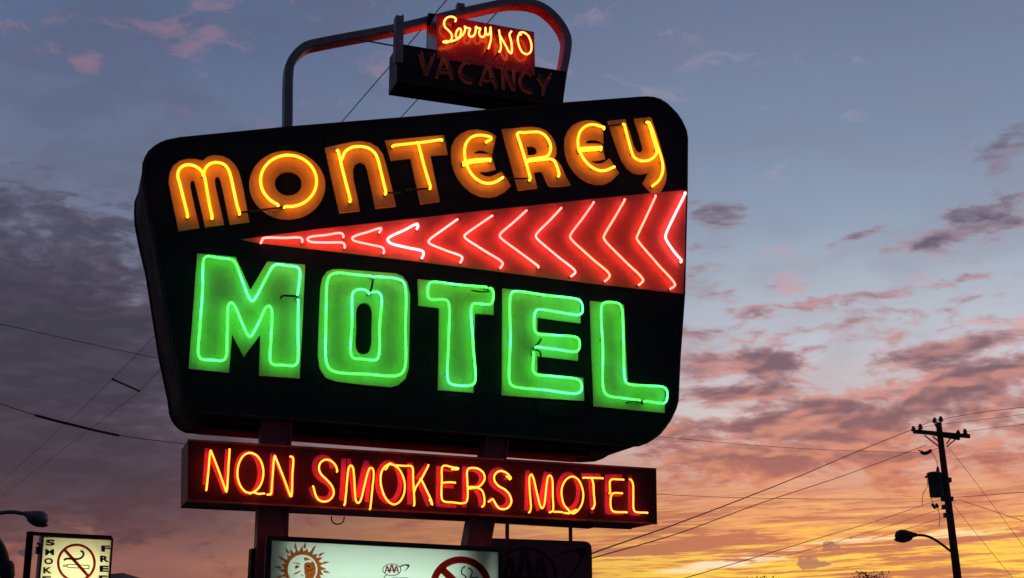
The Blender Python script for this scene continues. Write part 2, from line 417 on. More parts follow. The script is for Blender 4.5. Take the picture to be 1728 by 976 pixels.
# ------------------------------------------------------------------ ground, hills
bm = bmesh.new(); s = 2600
vs = [bm.verts.new(p) for p in ((-s, -600, 0), (s, -600, 0), (s, s, 0), (-s, s, 0))]; bm.faces.new(vs)
tag(link_mesh('ground', bm, M_ground), kind='structure')
def hills():
    bm = bmesh.new(); n = 90; rows = []
    for j, (dd, hh) in enumerate(((900, 0), (1150, .62), (1400, 1.0), (1700, .7), (2100, 0))):
        row = []
        for i in range(n + 1):
            a = R(-60 + 120 * i / n); px = 864 + 2240 * math.tan(a)
            top = 34 + 10 * math.sin(a * 9) + 8 * math.sin(a * 23 + 1) + 3 * math.sin(a * 61)
            top += 32 * math.exp(-((px - 215) / 130) ** 2) + 22 * math.exp(-((px - 20) / 70) ** 2)
            row.append(bm.verts.new((dd * math.sin(a), dd * math.cos(a), -.5 + top * hh * (1 + .06 * random.uniform(-1, 1)))))
        rows.append(row)
    for a, b in zip(rows, rows[1:]):
        for i in range(n): bm.faces.new((a[i], a[i + 1], b[i + 1], b[i]))
    tag(link_mesh('hills', bm, M_hill, smooth=True), kind='structure')
hills()

# ------------------------------------------------------------------ the main sign
PHI = R(18.5)
F = Frame(700, 12.0, PHI)
DEPTH = 1.12
OUT = [(241, 299), (242, 277), (246, 266), (252, 256), (262, 247.5), (271, 242), (281, 238), (303, 233.5), (491, 215), (700, 198), (949, 175), (1080, 165), (1091, 164.5), (1103, 165.5), (1114, 169), (1125, 176), (1134, 184.6), (1142, 193),
       (1149, 203.4), (1154, 213), (1157.5, 222), (1159.4, 234), (1158.8, 320), (1156.3, 420), (1154.5, 496), (1150, 560), (1146.5, 610), (1143.5, 677), (1140, 689), (1136, 698), (1130, 710), (1122, 721), (1114, 731),
       (1104, 739), (1091, 747), (1077, 752), (1050, 753.5), (980, 747), (699, 724.5), (480, 707), (335, 697), (324, 692), (316, 684), (310, 675), (306, 664), (303, 640), (287, 566), (262, 410), (251, 365), (245, 335), (242, 318)]
sign = F.root('motel_sign')
tag(sign, 'large black neon motel sign reading MONTEREY MOTEL with a red arrow, on two posts', 'motel sign')
bm = bmesh.new(); prism(bm, [xz(F.at(*p)) for p in OUT], 0, DEPTH)
body = link_mesh('sign_body', bm, M_side, sign)
body.data.materials.append(M_face)
for p in body.data.polygons:
    if abs(p.normal.y) > .9: p.material_index = 1
# edge trim round the face, a few mm proud
O3 = [F.at(*p) for p in OUT]
cx = sum(p.x for p in O3) / len(O3); cz = sum(p.z for p in O3) / len(O3)
bm = bmesh.new()
loop = [Vector((p.x, -.004, p.z)) for p in O3]
tube(bm, loop, .011, 6, closed=True)
link_mesh('edge_trim', bm, M_face, sign, smooth=True)
bm = bmesh.new(); tube(bm, [Vector((p.x, DEPTH, p.z)) for p in O3], .018, 6, closed=True)
link_mesh('edge_trim', bm, M_face, sign, smooth=True)
# rails under the body
zb = lambda px, y: F.at(px, {350: 698, 1040: 752}[px], 0).z
aL, aR = F.at(350, 698), F.at(1030, 752)
for y in (.16, .55, .95):
    bm = bmesh.new(); bar(bm, (aL.x, y, aL.z - .022), (aR.x, y, aR.z - .022), .04, .07)
    link_mesh('bottom_rail', bm, mat('dark_red_rail', (.10, .014, .012), .6, var=.5, grime=.6, spec=.2), sign)

def tube_obj(parent, fr, paths, y, r, material, closed=False, hooks=True, off=None, step=.018, name='neon_tube'):
    """paths: lists of pixel points; one mesh; the ends turn back to the face"""
    for pts in paths:
        bm = bmesh.new()
        P = [fr.at(px, py, y) for px, py in pts]
        Q = catmull(P, closed, step)
        if hooks and not closed:
            for e, q in ((0, Q[1]), (-1, Q[-2])):
                t = (Q[e] - q).normalized()
                a = Q[e] + t * r * .6 + Vector((0, r * 1.0, 0)); b = Q[e] + t * r * 1.0 + Vector((0, r * 3.2, 0))
                if e == 0: Q = [b, a] + Q
                else: Q = Q + [a, b]
        tube(bm, Q, r, 8, closed)
        o = link_mesh(name, bm, material, parent, smooth=True)
        if hooks and not closed:
            for e in (Q[0], Q[-1]):
                b2 = bmesh.new(); tube(b2, [e, Vector((e.x, y * .35, e.z)), Vector((e.x, .004, e.z))], r * 1.12, 8)
                link_mesh('electrode', b2, M_elec, parent, smooth=True)
        # glass stand-offs
        L = len(Q)
        step_n = max(10, L // 5)
        for i in range(step_n // 2 + 2, L - 3, step_n):
            p = Q[i]
            if abs(p.y - y) > .002: continue
            b3 = bmesh.new(); tube(b3, [Vector((p.x, y + r * .8, p.z)), Vector((p.x, .004, p.z))], r * .42, 6)
            link_mesh('tube_support', b3, M_glassclip, parent)

def letter(parent, fr, outline, holes, material, y=-.024, smooth=False, label=None):
    o3 = [fr.at(px, py, y) for px, py in outline]
    if smooth: o3 = catmull(o3, True, .03)
    hs = []
    for h in holes:
        q = [fr.at(px, py, y) for px, py in h]
        hs.append([xz(v) for v in catmull(q, True, .02)])
    bm = bmesh.new(); prism(bm, [xz(v) for v in o3], y, .006, hs)
    o = link_mesh('letter', bm, material, parent)
    return o
def ell(cx, cy, rx, ry, n=28, tilt=0):
    return [(cx + rx * math.cos(a) * math.cos(tilt) - ry * math.sin(a) * math.sin(tilt), cy + rx * math.cos(a) * math.sin(tilt) + ry * math.sin(a) * math.cos(tilt)) for a in [2 * math.pi * i / n for i in range(n)]]

A_ = lambda p: zz(220, 160, 3.6, p)
B_ = lambda p: zz(680, 160, 3.456, p)
YT, RT = -.085, .0132
LY = dict(material=M_orange)
# M
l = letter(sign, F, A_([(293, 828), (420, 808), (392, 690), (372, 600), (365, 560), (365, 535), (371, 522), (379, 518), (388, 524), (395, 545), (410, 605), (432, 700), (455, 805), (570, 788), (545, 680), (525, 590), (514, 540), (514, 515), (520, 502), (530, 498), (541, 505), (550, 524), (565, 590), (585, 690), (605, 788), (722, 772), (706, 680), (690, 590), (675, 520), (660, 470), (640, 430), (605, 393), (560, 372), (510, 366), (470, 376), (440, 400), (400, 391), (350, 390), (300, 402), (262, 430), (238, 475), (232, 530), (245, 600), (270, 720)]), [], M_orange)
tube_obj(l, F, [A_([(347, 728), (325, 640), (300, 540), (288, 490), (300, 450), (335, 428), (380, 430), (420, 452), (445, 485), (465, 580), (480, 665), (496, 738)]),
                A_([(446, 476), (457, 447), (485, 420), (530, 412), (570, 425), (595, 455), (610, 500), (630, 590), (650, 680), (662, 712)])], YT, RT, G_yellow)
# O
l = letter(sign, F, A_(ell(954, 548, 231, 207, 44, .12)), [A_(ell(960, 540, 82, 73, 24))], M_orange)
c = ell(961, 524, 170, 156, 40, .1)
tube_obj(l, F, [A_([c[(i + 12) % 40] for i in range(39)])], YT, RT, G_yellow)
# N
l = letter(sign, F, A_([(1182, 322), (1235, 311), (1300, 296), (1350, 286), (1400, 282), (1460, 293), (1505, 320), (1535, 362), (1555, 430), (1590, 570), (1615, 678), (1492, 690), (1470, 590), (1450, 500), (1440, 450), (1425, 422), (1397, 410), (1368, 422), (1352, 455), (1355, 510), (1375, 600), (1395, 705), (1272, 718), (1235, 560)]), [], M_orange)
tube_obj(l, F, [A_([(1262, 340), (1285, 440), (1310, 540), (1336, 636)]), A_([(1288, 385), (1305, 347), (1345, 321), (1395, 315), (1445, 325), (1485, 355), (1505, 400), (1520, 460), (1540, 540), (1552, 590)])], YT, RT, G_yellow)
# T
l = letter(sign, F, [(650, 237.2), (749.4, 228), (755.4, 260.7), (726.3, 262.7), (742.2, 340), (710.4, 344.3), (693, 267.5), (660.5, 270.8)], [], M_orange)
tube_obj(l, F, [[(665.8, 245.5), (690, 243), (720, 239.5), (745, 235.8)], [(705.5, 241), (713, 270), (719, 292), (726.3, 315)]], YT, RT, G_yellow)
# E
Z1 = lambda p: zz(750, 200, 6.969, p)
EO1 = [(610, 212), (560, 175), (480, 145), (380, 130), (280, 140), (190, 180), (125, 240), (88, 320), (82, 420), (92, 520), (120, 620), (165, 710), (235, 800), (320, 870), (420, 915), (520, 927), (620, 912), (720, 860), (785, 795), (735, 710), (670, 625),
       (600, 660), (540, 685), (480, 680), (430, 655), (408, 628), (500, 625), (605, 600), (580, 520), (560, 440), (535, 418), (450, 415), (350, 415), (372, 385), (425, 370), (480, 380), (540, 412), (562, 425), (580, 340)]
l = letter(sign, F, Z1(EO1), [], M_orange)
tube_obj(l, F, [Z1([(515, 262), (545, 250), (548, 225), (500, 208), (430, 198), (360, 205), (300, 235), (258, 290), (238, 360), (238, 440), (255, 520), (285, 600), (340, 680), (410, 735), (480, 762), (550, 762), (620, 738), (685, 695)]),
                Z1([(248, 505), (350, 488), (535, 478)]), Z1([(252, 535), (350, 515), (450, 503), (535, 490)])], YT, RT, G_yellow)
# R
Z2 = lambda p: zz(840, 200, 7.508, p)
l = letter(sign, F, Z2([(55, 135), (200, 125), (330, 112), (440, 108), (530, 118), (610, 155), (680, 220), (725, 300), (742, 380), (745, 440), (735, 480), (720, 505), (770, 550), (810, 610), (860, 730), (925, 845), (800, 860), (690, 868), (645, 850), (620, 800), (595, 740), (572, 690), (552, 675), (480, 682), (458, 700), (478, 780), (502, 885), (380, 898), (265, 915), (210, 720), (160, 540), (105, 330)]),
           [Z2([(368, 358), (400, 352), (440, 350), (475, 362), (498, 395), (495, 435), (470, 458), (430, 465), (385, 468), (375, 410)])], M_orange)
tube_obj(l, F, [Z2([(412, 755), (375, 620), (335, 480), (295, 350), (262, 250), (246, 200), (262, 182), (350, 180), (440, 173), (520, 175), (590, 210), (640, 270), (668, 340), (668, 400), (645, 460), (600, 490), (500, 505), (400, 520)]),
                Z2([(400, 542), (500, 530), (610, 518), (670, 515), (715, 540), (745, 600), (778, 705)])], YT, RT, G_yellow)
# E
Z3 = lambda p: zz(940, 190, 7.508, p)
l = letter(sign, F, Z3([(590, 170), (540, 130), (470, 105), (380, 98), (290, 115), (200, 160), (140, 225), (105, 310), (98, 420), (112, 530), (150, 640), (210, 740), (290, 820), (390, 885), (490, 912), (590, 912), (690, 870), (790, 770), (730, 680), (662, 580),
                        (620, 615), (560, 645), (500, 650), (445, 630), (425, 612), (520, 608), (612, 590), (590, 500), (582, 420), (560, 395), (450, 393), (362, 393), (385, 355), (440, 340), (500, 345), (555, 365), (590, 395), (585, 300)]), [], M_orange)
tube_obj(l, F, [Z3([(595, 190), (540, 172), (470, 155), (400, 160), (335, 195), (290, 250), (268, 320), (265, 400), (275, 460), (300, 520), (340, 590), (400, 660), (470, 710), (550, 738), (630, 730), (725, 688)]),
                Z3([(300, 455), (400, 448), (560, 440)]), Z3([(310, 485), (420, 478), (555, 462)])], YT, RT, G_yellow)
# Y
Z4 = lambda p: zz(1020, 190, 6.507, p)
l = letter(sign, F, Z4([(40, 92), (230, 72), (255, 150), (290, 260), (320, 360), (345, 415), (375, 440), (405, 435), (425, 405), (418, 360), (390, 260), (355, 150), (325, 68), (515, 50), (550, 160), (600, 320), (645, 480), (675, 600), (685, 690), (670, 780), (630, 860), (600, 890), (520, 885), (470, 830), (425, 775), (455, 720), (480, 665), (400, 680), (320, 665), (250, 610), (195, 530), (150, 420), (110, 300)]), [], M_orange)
tube_obj(l, F, [Z4([(218, 130), (240, 220), (270, 330), (298, 430), (325, 490), (380, 525), (440, 533), (510, 515), (560, 470), (575, 430), (545, 320), (510, 200), (482, 108)]),
                Z4([(494, 112), (530, 200), (570, 330), (610, 450), (635, 540), (642, 620), (628, 690), (590, 755), (550, 790)])], YT, RT, G_yellow)
# black jumper glass between the letters
def jumper(parent, fr, pts, y, r, name='jumper_tube'):
    bm = bmesh.new(); tube(bm, catmull([fr.at(px, py, y) for px, py in pts], False, .03), r, 7)
    link_mesh(name, bm, M_elec, parent, smooth=True)
for p in (A_([(668, 716), (760, 706), (850, 693), (950, 680)]), A_([(1556, 594), (1600, 598), (1640, 596)]), B_([(20, 556), (90, 552), (160, 545)]), B_([(615, 486), (680, 490), (735, 488)]), B_([(1195, 184), (1240, 178), (1288, 172)])):
    jumper(sign, F, p, YT + .03, .010)

# arrow
D_ = lambda p: zz(400, 300, 4.32, p)
E_ = lambda p: zz(780, 300, 4.32, p)
bm = bmesh.new(); ao = [F.at(*p, -.016) for p in [(407, 404), (437, 400.3), (539, 386.5), (631, 376.5), (800, 357.5), (1000, 336), (1157.8, 320.6), (1156, 420), (1153.6, 496), (1000, 478.5), (800, 453), (600, 429), (437, 410.5)]]
prism(bm, [xz(v) for v in ao], -.016, .006)
arrow = link_mesh('arrow', bm, M_red, sign)
AR = [(D_([(180, 463), (190, 444), (210, 439), (340, 440), (468, 441), (476, 456)]), G_pink),
      (D_([(775, 422), (762, 406), (640, 420), (530, 434), (511, 450), (530, 466), (650, 473), (776, 478), (786, 498)]), G_pink),
      (D_([(1045, 388), (1052, 369), (950, 398), (855, 428), (838, 444), (853, 459), (960, 486), (1066, 514), (1072, 538)]), G_pink),
      (D_([(1318, 358), (1316, 338), (1215, 385), (1115, 432), (1097, 452), (1116, 476), (1240, 510), (1358, 541), (1356, 570)]), G_white),
      (D_([(1605, 305), (1500, 380), (1402, 454), (1395, 470), (1412, 485), (1530, 534), (1642, 580), (1636, 606)]), G_pink),
      (E_([(218, 278), (120, 345), (24, 414), (15, 428), (24, 442), (160, 532), (296, 624), (286, 648)]), G_pink),
      (E_([(468, 240), (375, 325), (280, 408), (273, 425), (283, 441), (420, 545), (555, 645)]), G_pink),
      (E_([(722, 222), (635, 315), (546, 405), (536, 425), (547, 446), (690, 570), (826, 688), (806, 710)]), G_pink),
      (E_([(960, 180), (877, 298), (792, 412), (786, 430), (797, 451), (940, 585), (1076, 713), (1052, 746)]), G_gold),
      (E_([(1187, 160), (1112, 290), (1038, 415), (1031, 436), (1042, 460), (1185, 608), (1320, 749), (1300, 773)]), G_gold),
      (E_([(1412, 132), (1345, 278), (1278, 420), (1271, 440), (1282, 462), (1420, 625), (1552, 783), (1530, 803)]), G_gold),
      (E_([(1628, 112), (1585, 200), (1540, 290), (1485, 412), (1482, 438), (1530, 520), (1598, 603)]), G_white)]
for p, g in AR: tube_obj(arrow, F, [p], -.075, .0102 if g is not G_white else .0125, g, step=.03)

# MOTEL
F_ = lambda p: zz(220, 400, 3.485, p)
G_ = lambda p: zz(690, 440, 2.871, p)
YG, RG = -.095, .0098
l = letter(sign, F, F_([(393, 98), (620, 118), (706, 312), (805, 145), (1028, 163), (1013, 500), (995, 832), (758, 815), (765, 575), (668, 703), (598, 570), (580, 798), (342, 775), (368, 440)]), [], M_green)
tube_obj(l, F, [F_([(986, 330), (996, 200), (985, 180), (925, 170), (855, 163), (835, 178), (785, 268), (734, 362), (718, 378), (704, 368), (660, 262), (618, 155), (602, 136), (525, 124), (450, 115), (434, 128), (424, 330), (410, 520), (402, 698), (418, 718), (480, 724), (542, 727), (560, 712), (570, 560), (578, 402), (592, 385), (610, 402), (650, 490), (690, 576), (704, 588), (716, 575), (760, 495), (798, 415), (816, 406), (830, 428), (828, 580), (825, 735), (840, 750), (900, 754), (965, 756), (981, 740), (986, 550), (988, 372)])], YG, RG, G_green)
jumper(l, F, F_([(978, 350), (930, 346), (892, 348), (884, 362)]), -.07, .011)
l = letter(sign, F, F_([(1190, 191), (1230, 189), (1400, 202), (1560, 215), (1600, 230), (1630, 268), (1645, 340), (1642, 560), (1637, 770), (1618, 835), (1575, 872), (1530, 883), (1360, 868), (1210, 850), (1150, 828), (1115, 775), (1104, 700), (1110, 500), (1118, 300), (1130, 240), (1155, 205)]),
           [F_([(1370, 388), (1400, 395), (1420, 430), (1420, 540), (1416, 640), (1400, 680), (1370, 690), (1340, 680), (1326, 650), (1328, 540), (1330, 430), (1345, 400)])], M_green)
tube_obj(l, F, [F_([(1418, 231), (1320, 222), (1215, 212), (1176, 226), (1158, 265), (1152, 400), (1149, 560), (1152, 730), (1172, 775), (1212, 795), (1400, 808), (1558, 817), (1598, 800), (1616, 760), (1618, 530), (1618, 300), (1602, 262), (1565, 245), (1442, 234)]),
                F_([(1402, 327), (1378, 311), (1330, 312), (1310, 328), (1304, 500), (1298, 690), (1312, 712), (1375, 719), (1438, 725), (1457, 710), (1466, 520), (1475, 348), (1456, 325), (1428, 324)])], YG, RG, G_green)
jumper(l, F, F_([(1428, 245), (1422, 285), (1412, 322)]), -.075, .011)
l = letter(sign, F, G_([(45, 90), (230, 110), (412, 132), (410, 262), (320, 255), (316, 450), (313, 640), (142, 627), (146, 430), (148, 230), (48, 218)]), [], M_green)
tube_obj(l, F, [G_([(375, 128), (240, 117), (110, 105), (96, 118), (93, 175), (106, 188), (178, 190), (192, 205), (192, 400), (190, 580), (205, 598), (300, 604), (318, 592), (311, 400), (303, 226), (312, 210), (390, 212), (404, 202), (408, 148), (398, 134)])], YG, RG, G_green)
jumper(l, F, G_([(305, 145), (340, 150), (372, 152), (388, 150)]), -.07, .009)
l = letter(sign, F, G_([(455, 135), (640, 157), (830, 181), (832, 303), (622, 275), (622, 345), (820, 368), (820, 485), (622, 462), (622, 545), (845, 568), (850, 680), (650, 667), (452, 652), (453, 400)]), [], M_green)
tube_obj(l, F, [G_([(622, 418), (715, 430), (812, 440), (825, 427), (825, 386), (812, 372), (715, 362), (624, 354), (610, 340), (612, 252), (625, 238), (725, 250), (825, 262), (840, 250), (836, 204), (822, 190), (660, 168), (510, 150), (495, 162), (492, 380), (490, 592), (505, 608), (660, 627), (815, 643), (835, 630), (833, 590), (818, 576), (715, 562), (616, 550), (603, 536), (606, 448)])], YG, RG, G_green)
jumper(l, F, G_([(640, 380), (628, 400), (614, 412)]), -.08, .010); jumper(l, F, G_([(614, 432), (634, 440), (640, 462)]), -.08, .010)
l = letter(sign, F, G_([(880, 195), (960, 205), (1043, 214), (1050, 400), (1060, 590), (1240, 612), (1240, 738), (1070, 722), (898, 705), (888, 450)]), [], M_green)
tube_obj(l, F, [G_([(1150, 681), (1238, 690), (1248, 678), (1250, 630), (1236, 614), (1150, 606), (1064, 598), (1050, 586), (1040, 400), (1030, 226), (1018, 209), (950, 203), (936, 216), (940, 430), (946, 634), (966, 654), (1050, 668), (1118, 676)])], YG, RG, G_green)
jumper(l, F, G_([(1052, 690), (1080, 680), (1110, 680), (1135, 694)]), -.075, .009)
# sheet joints of the face
for p0, p1 in (((548, 211), (556, 711)), ((842, 186), (846, 734))):
    a, b = F.at(*p0, -.002), F.at(*p1, -.002); bm = bmesh.new(); bar(bm, a, b, .014, .005); link_mesh('sheet_joint', bm, M_face, sign)
# faint conduit under the E
bm = bmesh.new(); tube(bm, [F.at(*p, -.012) for p in G_([(608, 640), (632, 762), (760, 752), (880, 738), (858, 600)])], .006, 6); link_mesh('conduit', bm, M_side, sign)

# ------------------------------------------------------------------ lower box: NON SMOKERS MOTEL
def boxsign(name, fr, quad, y0, y1, side, face, label, cat, trim=.012):
    root = fr.root(name); tag(root, label, cat)
    q = [fr.at(*p, y0) for p in quad]
    bm = bmesh.new(); prism(bm, [xz(v) for v in q], y0, y1)
    b = link_mesh('box', bm, side, root); b.data.materials.append(face)
    for p in b.data.polygons:
        if abs(p.normal.y) > .9: p.material_index = 1
    if trim:
        for yy in (y0 - .003, y1 + .003):
            bm = bmesh.new(); tube(bm, [Vector((v.x, yy, v.z)) for v in q], trim, 4, closed=True); link_mesh('edge_trim', bm, side, root)
    return root, q
DB = .60
nsm, q = boxsign('lower_box_sign', F, [(317, 743), (1106.5, 792), (1108, 884), (316, 845)], 0, DB, M_post, M_boxface,
                 'long dark red box with orange neon reading NON SMOKERS MOTEL, hung below the big sign', 'neon sign')
C1 = lambda p: zz(330, 740, 8.13, p); C2 = lambda p: zz(510, 760, 8.13, p); C3 = lambda p: zz(690, 760, 8.13, p); C4 = lambda p: zz(870, 780, 7.2, p)
PXM = 12.0 / 2240                   # metres per pixel near the face
stroke_k = [0]
def painted(parent, fr, strokes, zs, material, y=0.0, name='letter'):
    """one letter out of painted strokes (px list, width px)"""
    bm = bmesh.new()
    for k, (pts, w, closed) in enumerate(strokes):
        yy = y - .004 - .0006 * k
        P = [fr.at(px, py, yy) for px, py in pts]
        Q = catmull(P, closed, .03) if len(P) > 2 else P
        ribbon(bm, [xz(v) for v in Q], w / zs * PXM, yy, y + .004, closed)
    return link_mesh(name, bm, material, parent)
YN, RN = -.062, .0078
def nl(cf, s, strokes, tubes):
    l = painted(nsm, F, [(cf(p), w, c) for p, w, c in strokes], s, M_redletter)
    tube_obj(l, F, [cf(t) for t in tubes], YN, RN, G_orange, step=.012)
    return l
back = []
back.append(nl(C1, 8.13, [([(160, 135), (128, 640)], 62, 0), ([(180, 180), (405, 750)], 55, 0), ([(435, 150), (400, 745)], 55, 0)], [[(150, 695), (178, 430), (201, 190), (209, 165), (219, 190), (320, 450), (412, 710), (422, 735), (430, 705), (450, 400), (468, 158)]]))
back.append(nl(C1, 8.13, [(ell(715, 475, 160, 285, 22), 55, 1)], [[(735, 748), (690, 735), (620, 660), (578, 540), (578, 420), (605, 320), (655, 240), (710, 205), (760, 200), (830, 230), (888, 300), (922, 390), (930, 480), (912, 590), (865, 680), (805, 732), (760, 750)], [(812, 744), (860, 762), (935, 756)]]))
back.append(nl(C1, 8.13, [([(1058, 200), (1038, 790)], 62, 0), ([(1080, 240), (1300, 805)], 50, 0), ([(1325, 225), (1310, 802)], 65, 0)], [[(1002, 770), (1030, 768), (1050, 600), (1078, 270), (1088, 238), (1100, 268), (1200, 520), (1298, 780), (1310, 800), (1318, 770), (1328, 500), (1336, 268), (1315, 252)]]))
back.append(nl(C2, 8.13, [([(415, 245), (385, 150), (320, 100), (250, 95), (185, 140), (165, 230), (190, 330), (260, 400), (340, 450), (395, 520), (395, 600), (350, 660), (280, 670), (200, 650), (145, 590), (118, 500)], 66, 0)], [[(480, 280), (465, 225), (420, 165), (350, 130), (280, 145), (240, 190), (230, 260), (260, 330), (330, 400), (400, 480), (432, 560), (425, 620), (380, 680), (310, 705), (240, 690), (195, 640), (170, 570), (155, 505)]]))
back.append(nl(C2, 8.13, [([(572, 110), (540, 690)], 66, 0), ([(640, 115), (715, 700)], 55, 0), ([(885, 140), (755, 650)], 80, 0), ([(925, 200), (885, 712)], 60, 0)], [[(585, 738), (600, 600), (628, 300), (645, 228), (670, 210), (695, 240), (710, 350), (725, 600), (740, 700), (770, 725), (800, 690), (850, 500), (905, 290), (930, 247), (960, 247), (980, 300), (965, 500), (935, 795)]]))
back.append(nl(C2, 8.13, [(ell(1188, 437, 155, 270, 22), 66, 1)], [[(1155, 250), (1185, 205), (1215, 185)], [(1240, 195), (1310, 240), (1370, 330), (1405, 450), (1402, 570), (1370, 660), (1320, 720), (1260, 743), (1200, 720), (1140, 650), (1095, 540), (1075, 430), (1085, 310), (1130, 230), (1200, 182)]]))
back.append(nl(C3, 8.13, [([(17, 170), (12, 745)], 76, 0), ([(255, 190), (105, 400)], 66, 0), ([(140, 420), (275, 765)], 72, 0)], [[(-170, 208), (-60, 216), (30, 218), (50, 240), (58, 400), (68, 570), (75, 745)], [(78, 560), (95, 510), (170, 395), (268, 210)], [(170, 400), (245, 555), (310, 700), (320, 750), (295, 690)]]))
back.append(nl(C3, 8.13, [([(402, 215), (400, 780)], 64, 0), ([(410, 262), (600, 282)], 40, 0), ([(420, 490), (620, 500)], 52, 0), ([(402, 755), (650, 770)], 50, 0)], [[(610, 260), (670, 262), (680, 250), (600, 235), (490, 212), (458, 232), (452, 400), (455, 675), (482, 703), (600, 716), (735, 728), (785, 712), (805, 650), (803, 450), (800, 285), (822, 252), (885, 243), (955, 257), (1020, 310), (1040, 390), (1010, 452), (955, 500), (830, 504)], [(475, 445), (550, 440), (632, 444)]]))
back.append(nl(C3, 8.13, [([(765, 220), (760, 785)], 70, 0), ([(790, 255), (900, 272), (975, 330), (985, 410), (940, 495), (840, 520)], 58, 0), ([(910, 535), (960, 620), (995, 800)], 64, 0)], [[(835, 526), (945, 518), (1000, 552), (1030, 625), (1033, 745), (1020, 765)]]))
back.append(nl(C3, 8.13, [([(1340, 400), (1310, 310), (1240, 262), (1170, 275), (1120, 340), (1122, 430), (1180, 510), (1280, 570), (1350, 640), (1350, 730), (1285, 785), (1205, 780), (1145, 720), (1112, 650)], 60, 0)], [[(1355, 365), (1385, 400), (1400, 385), (1350, 320), (1270, 285), (1205, 305), (1170, 360), (1175, 420), (1230, 490), (1330, 550), (1390, 630), (1405, 710), (1370, 780), (1300, 810), (1230, 790), (1172, 705), (1150, 670), (1112, 695)]]))
back.append(nl(C4, 7.2, [([(147, 100), (132, 590)], 60, 0), ([(185, 130), (275, 595)], 50, 0), ([(375, 120), (300, 520)], 66, 0), ([(412, 125), (402, 600)], 58, 0)], [[(175, 600), (186, 560), (176, 400), (170, 185), (190, 150), (212, 182), (260, 380), (300, 530), (320, 562), (345, 530), (380, 250), (400, 172), (425, 165), (445, 210), (452, 400), (452, 595), (432, 605)], [(490, 604), (565, 608)]]))
back.append(nl(C4, 7.2, [(ell(640, 357, 122, 215, 22), 55, 1)], [[(610, 618), (655, 622), (655, 600), (590, 520), (562, 420), (562, 320), (600, 230), (650, 187), (700, 177), (760, 212), (805, 300), (823, 400), (805, 510), (755, 590), (700, 625), (675, 612), (735, 580)]]))
back.append(nl(C4, 7.2, [([(800, 160), (1035, 166)], 55, 0), ([(905, 180), (932, 625)], 52, 0)], [[(840, 190), (950, 193), (1060, 196)], [(925, 198), (942, 250), (952, 400), (960, 520), (945, 558)]]))
back.append(nl(C4, 7.2, [([(1115, 150), (1112, 632)], 64, 0), ([(1120, 170), (1295, 176)], 50, 0), ([(1140, 390), (1290, 398)], 50, 0), ([(1120, 610), (1312, 620)], 50, 0)], [[(1310, 213), (1230, 210), (1170, 210), (1148, 232), (1146, 300), (1150, 368)], [(1295, 378), (1185, 380), (1162, 408), (1158, 550), (1182, 596), (1350, 610)]]))
back.append(nl(C4, 7.2, [([(1390, 165), (1392, 640)], 55, 0), ([(1400, 632), (1512, 636)], 40, 0)], [[(1402, 215), (1424, 255), (1430, 400), (1436, 578), (1456, 604), (1600, 616)]]))
# same lettering on the reverse of the box
xc = (q[0].x + q[1].x) / 2
for l in back:
    c_ = copy_tree(l, nsm); c_.rotation_euler = (0, 0, math.pi); c_.location = (2 * xc, DB, 0)
# vent hook under box, corner rivets, hanging bracket
bm = bmesh.new(); tube(bm, catmull([F.at(*p, .1) for p in ((559, 872), (561, 881), (570, 885), (579, 881), (581, 873))], False, .02), .006, 6); link_mesh('lifting_loop', bm, M_side, nsm)
bm = bmesh.new(); v = F.at(893, 781, -.0); box(bm, (v.x - .05, .1, v.z - .03), (v.x + .05, .2, v.z + .035)); link_mesh('junction_box', bm, M_post, nsm)
bm = bmesh.new(); a, b = F.at(700, 866, .25), F.at(997, 884, .25); bar(bm, (a.x, .25, a.z - .0), (b.x, .25, b.z - .0), .09, .12); link_mesh('bottom_rail', bm, M_post, nsm)

# ------------------------------------------------------------------ posts
def post(pts, label, w, d=.22, y=.19):
    r_ = F.root('sign_post'); tag(r_, label, 'post', 'steel posts carrying the motel sign')
    up, lo = F.at(*pts[0], y), F.at(*pts[1], y)
    t = (lo - up); k = (up.z + 0.0) / (-t.z); foot = up + t * k
    top = up - t * (.25 / abs(t.z))
    bm = bmesh.new(); bar(bm, (foot.x, y, 0), (top.x, y, top.z), w, d); link_mesh('shaft', bm, M_post, r_)
    for sx in (-1, 1):                                   # flange edges
        bm = bmesh.new(); bar(bm, (foot.x + sx * w * .5, y - d * .48, 0), (top.x + sx * w * .5, y - d * .48, top.z), .02, .05); link_mesh('flange', bm, M_post, r_)
    bm = bmesh.new(); box(bm, (foot.x - .3, y - .3, 0.0), (foot.x + .3, y + .3, .04)); link_mesh('base_plate', bm, M_steelgrey, r_)
    return r_
post([(463, 735), (457, 890)], 'dark red steel post under the left end of the sign', .25)
post([(829, 770), (806, 895)], 'dark red leaning steel post under the middle of the sign', .21)
# conduit beside the left post
cr = F.root('conduit_pipe'); tag(cr, 'thin vertical conduit pipe with a junction box beside the left sign post', 'conduit')
a, b = F.at(437, 868, .2), F.at(433, 970, .2)
bm = bmesh.new(); tube(bm, [a + Vector((0, 0, .1)), a, b, Vector((b.x, .2, 0.0))], .014, 8); link_mesh('pipe', bm, M_post, cr)
v = F.at(424, 926, .15); v2 = F.at(446, 1010, .15); bm = bmesh.new(); box(bm, (v.x, .12, v2.z - .3), (v2.x, .3, v.z)); link_mesh('junction_box', bm, M_side, cr)

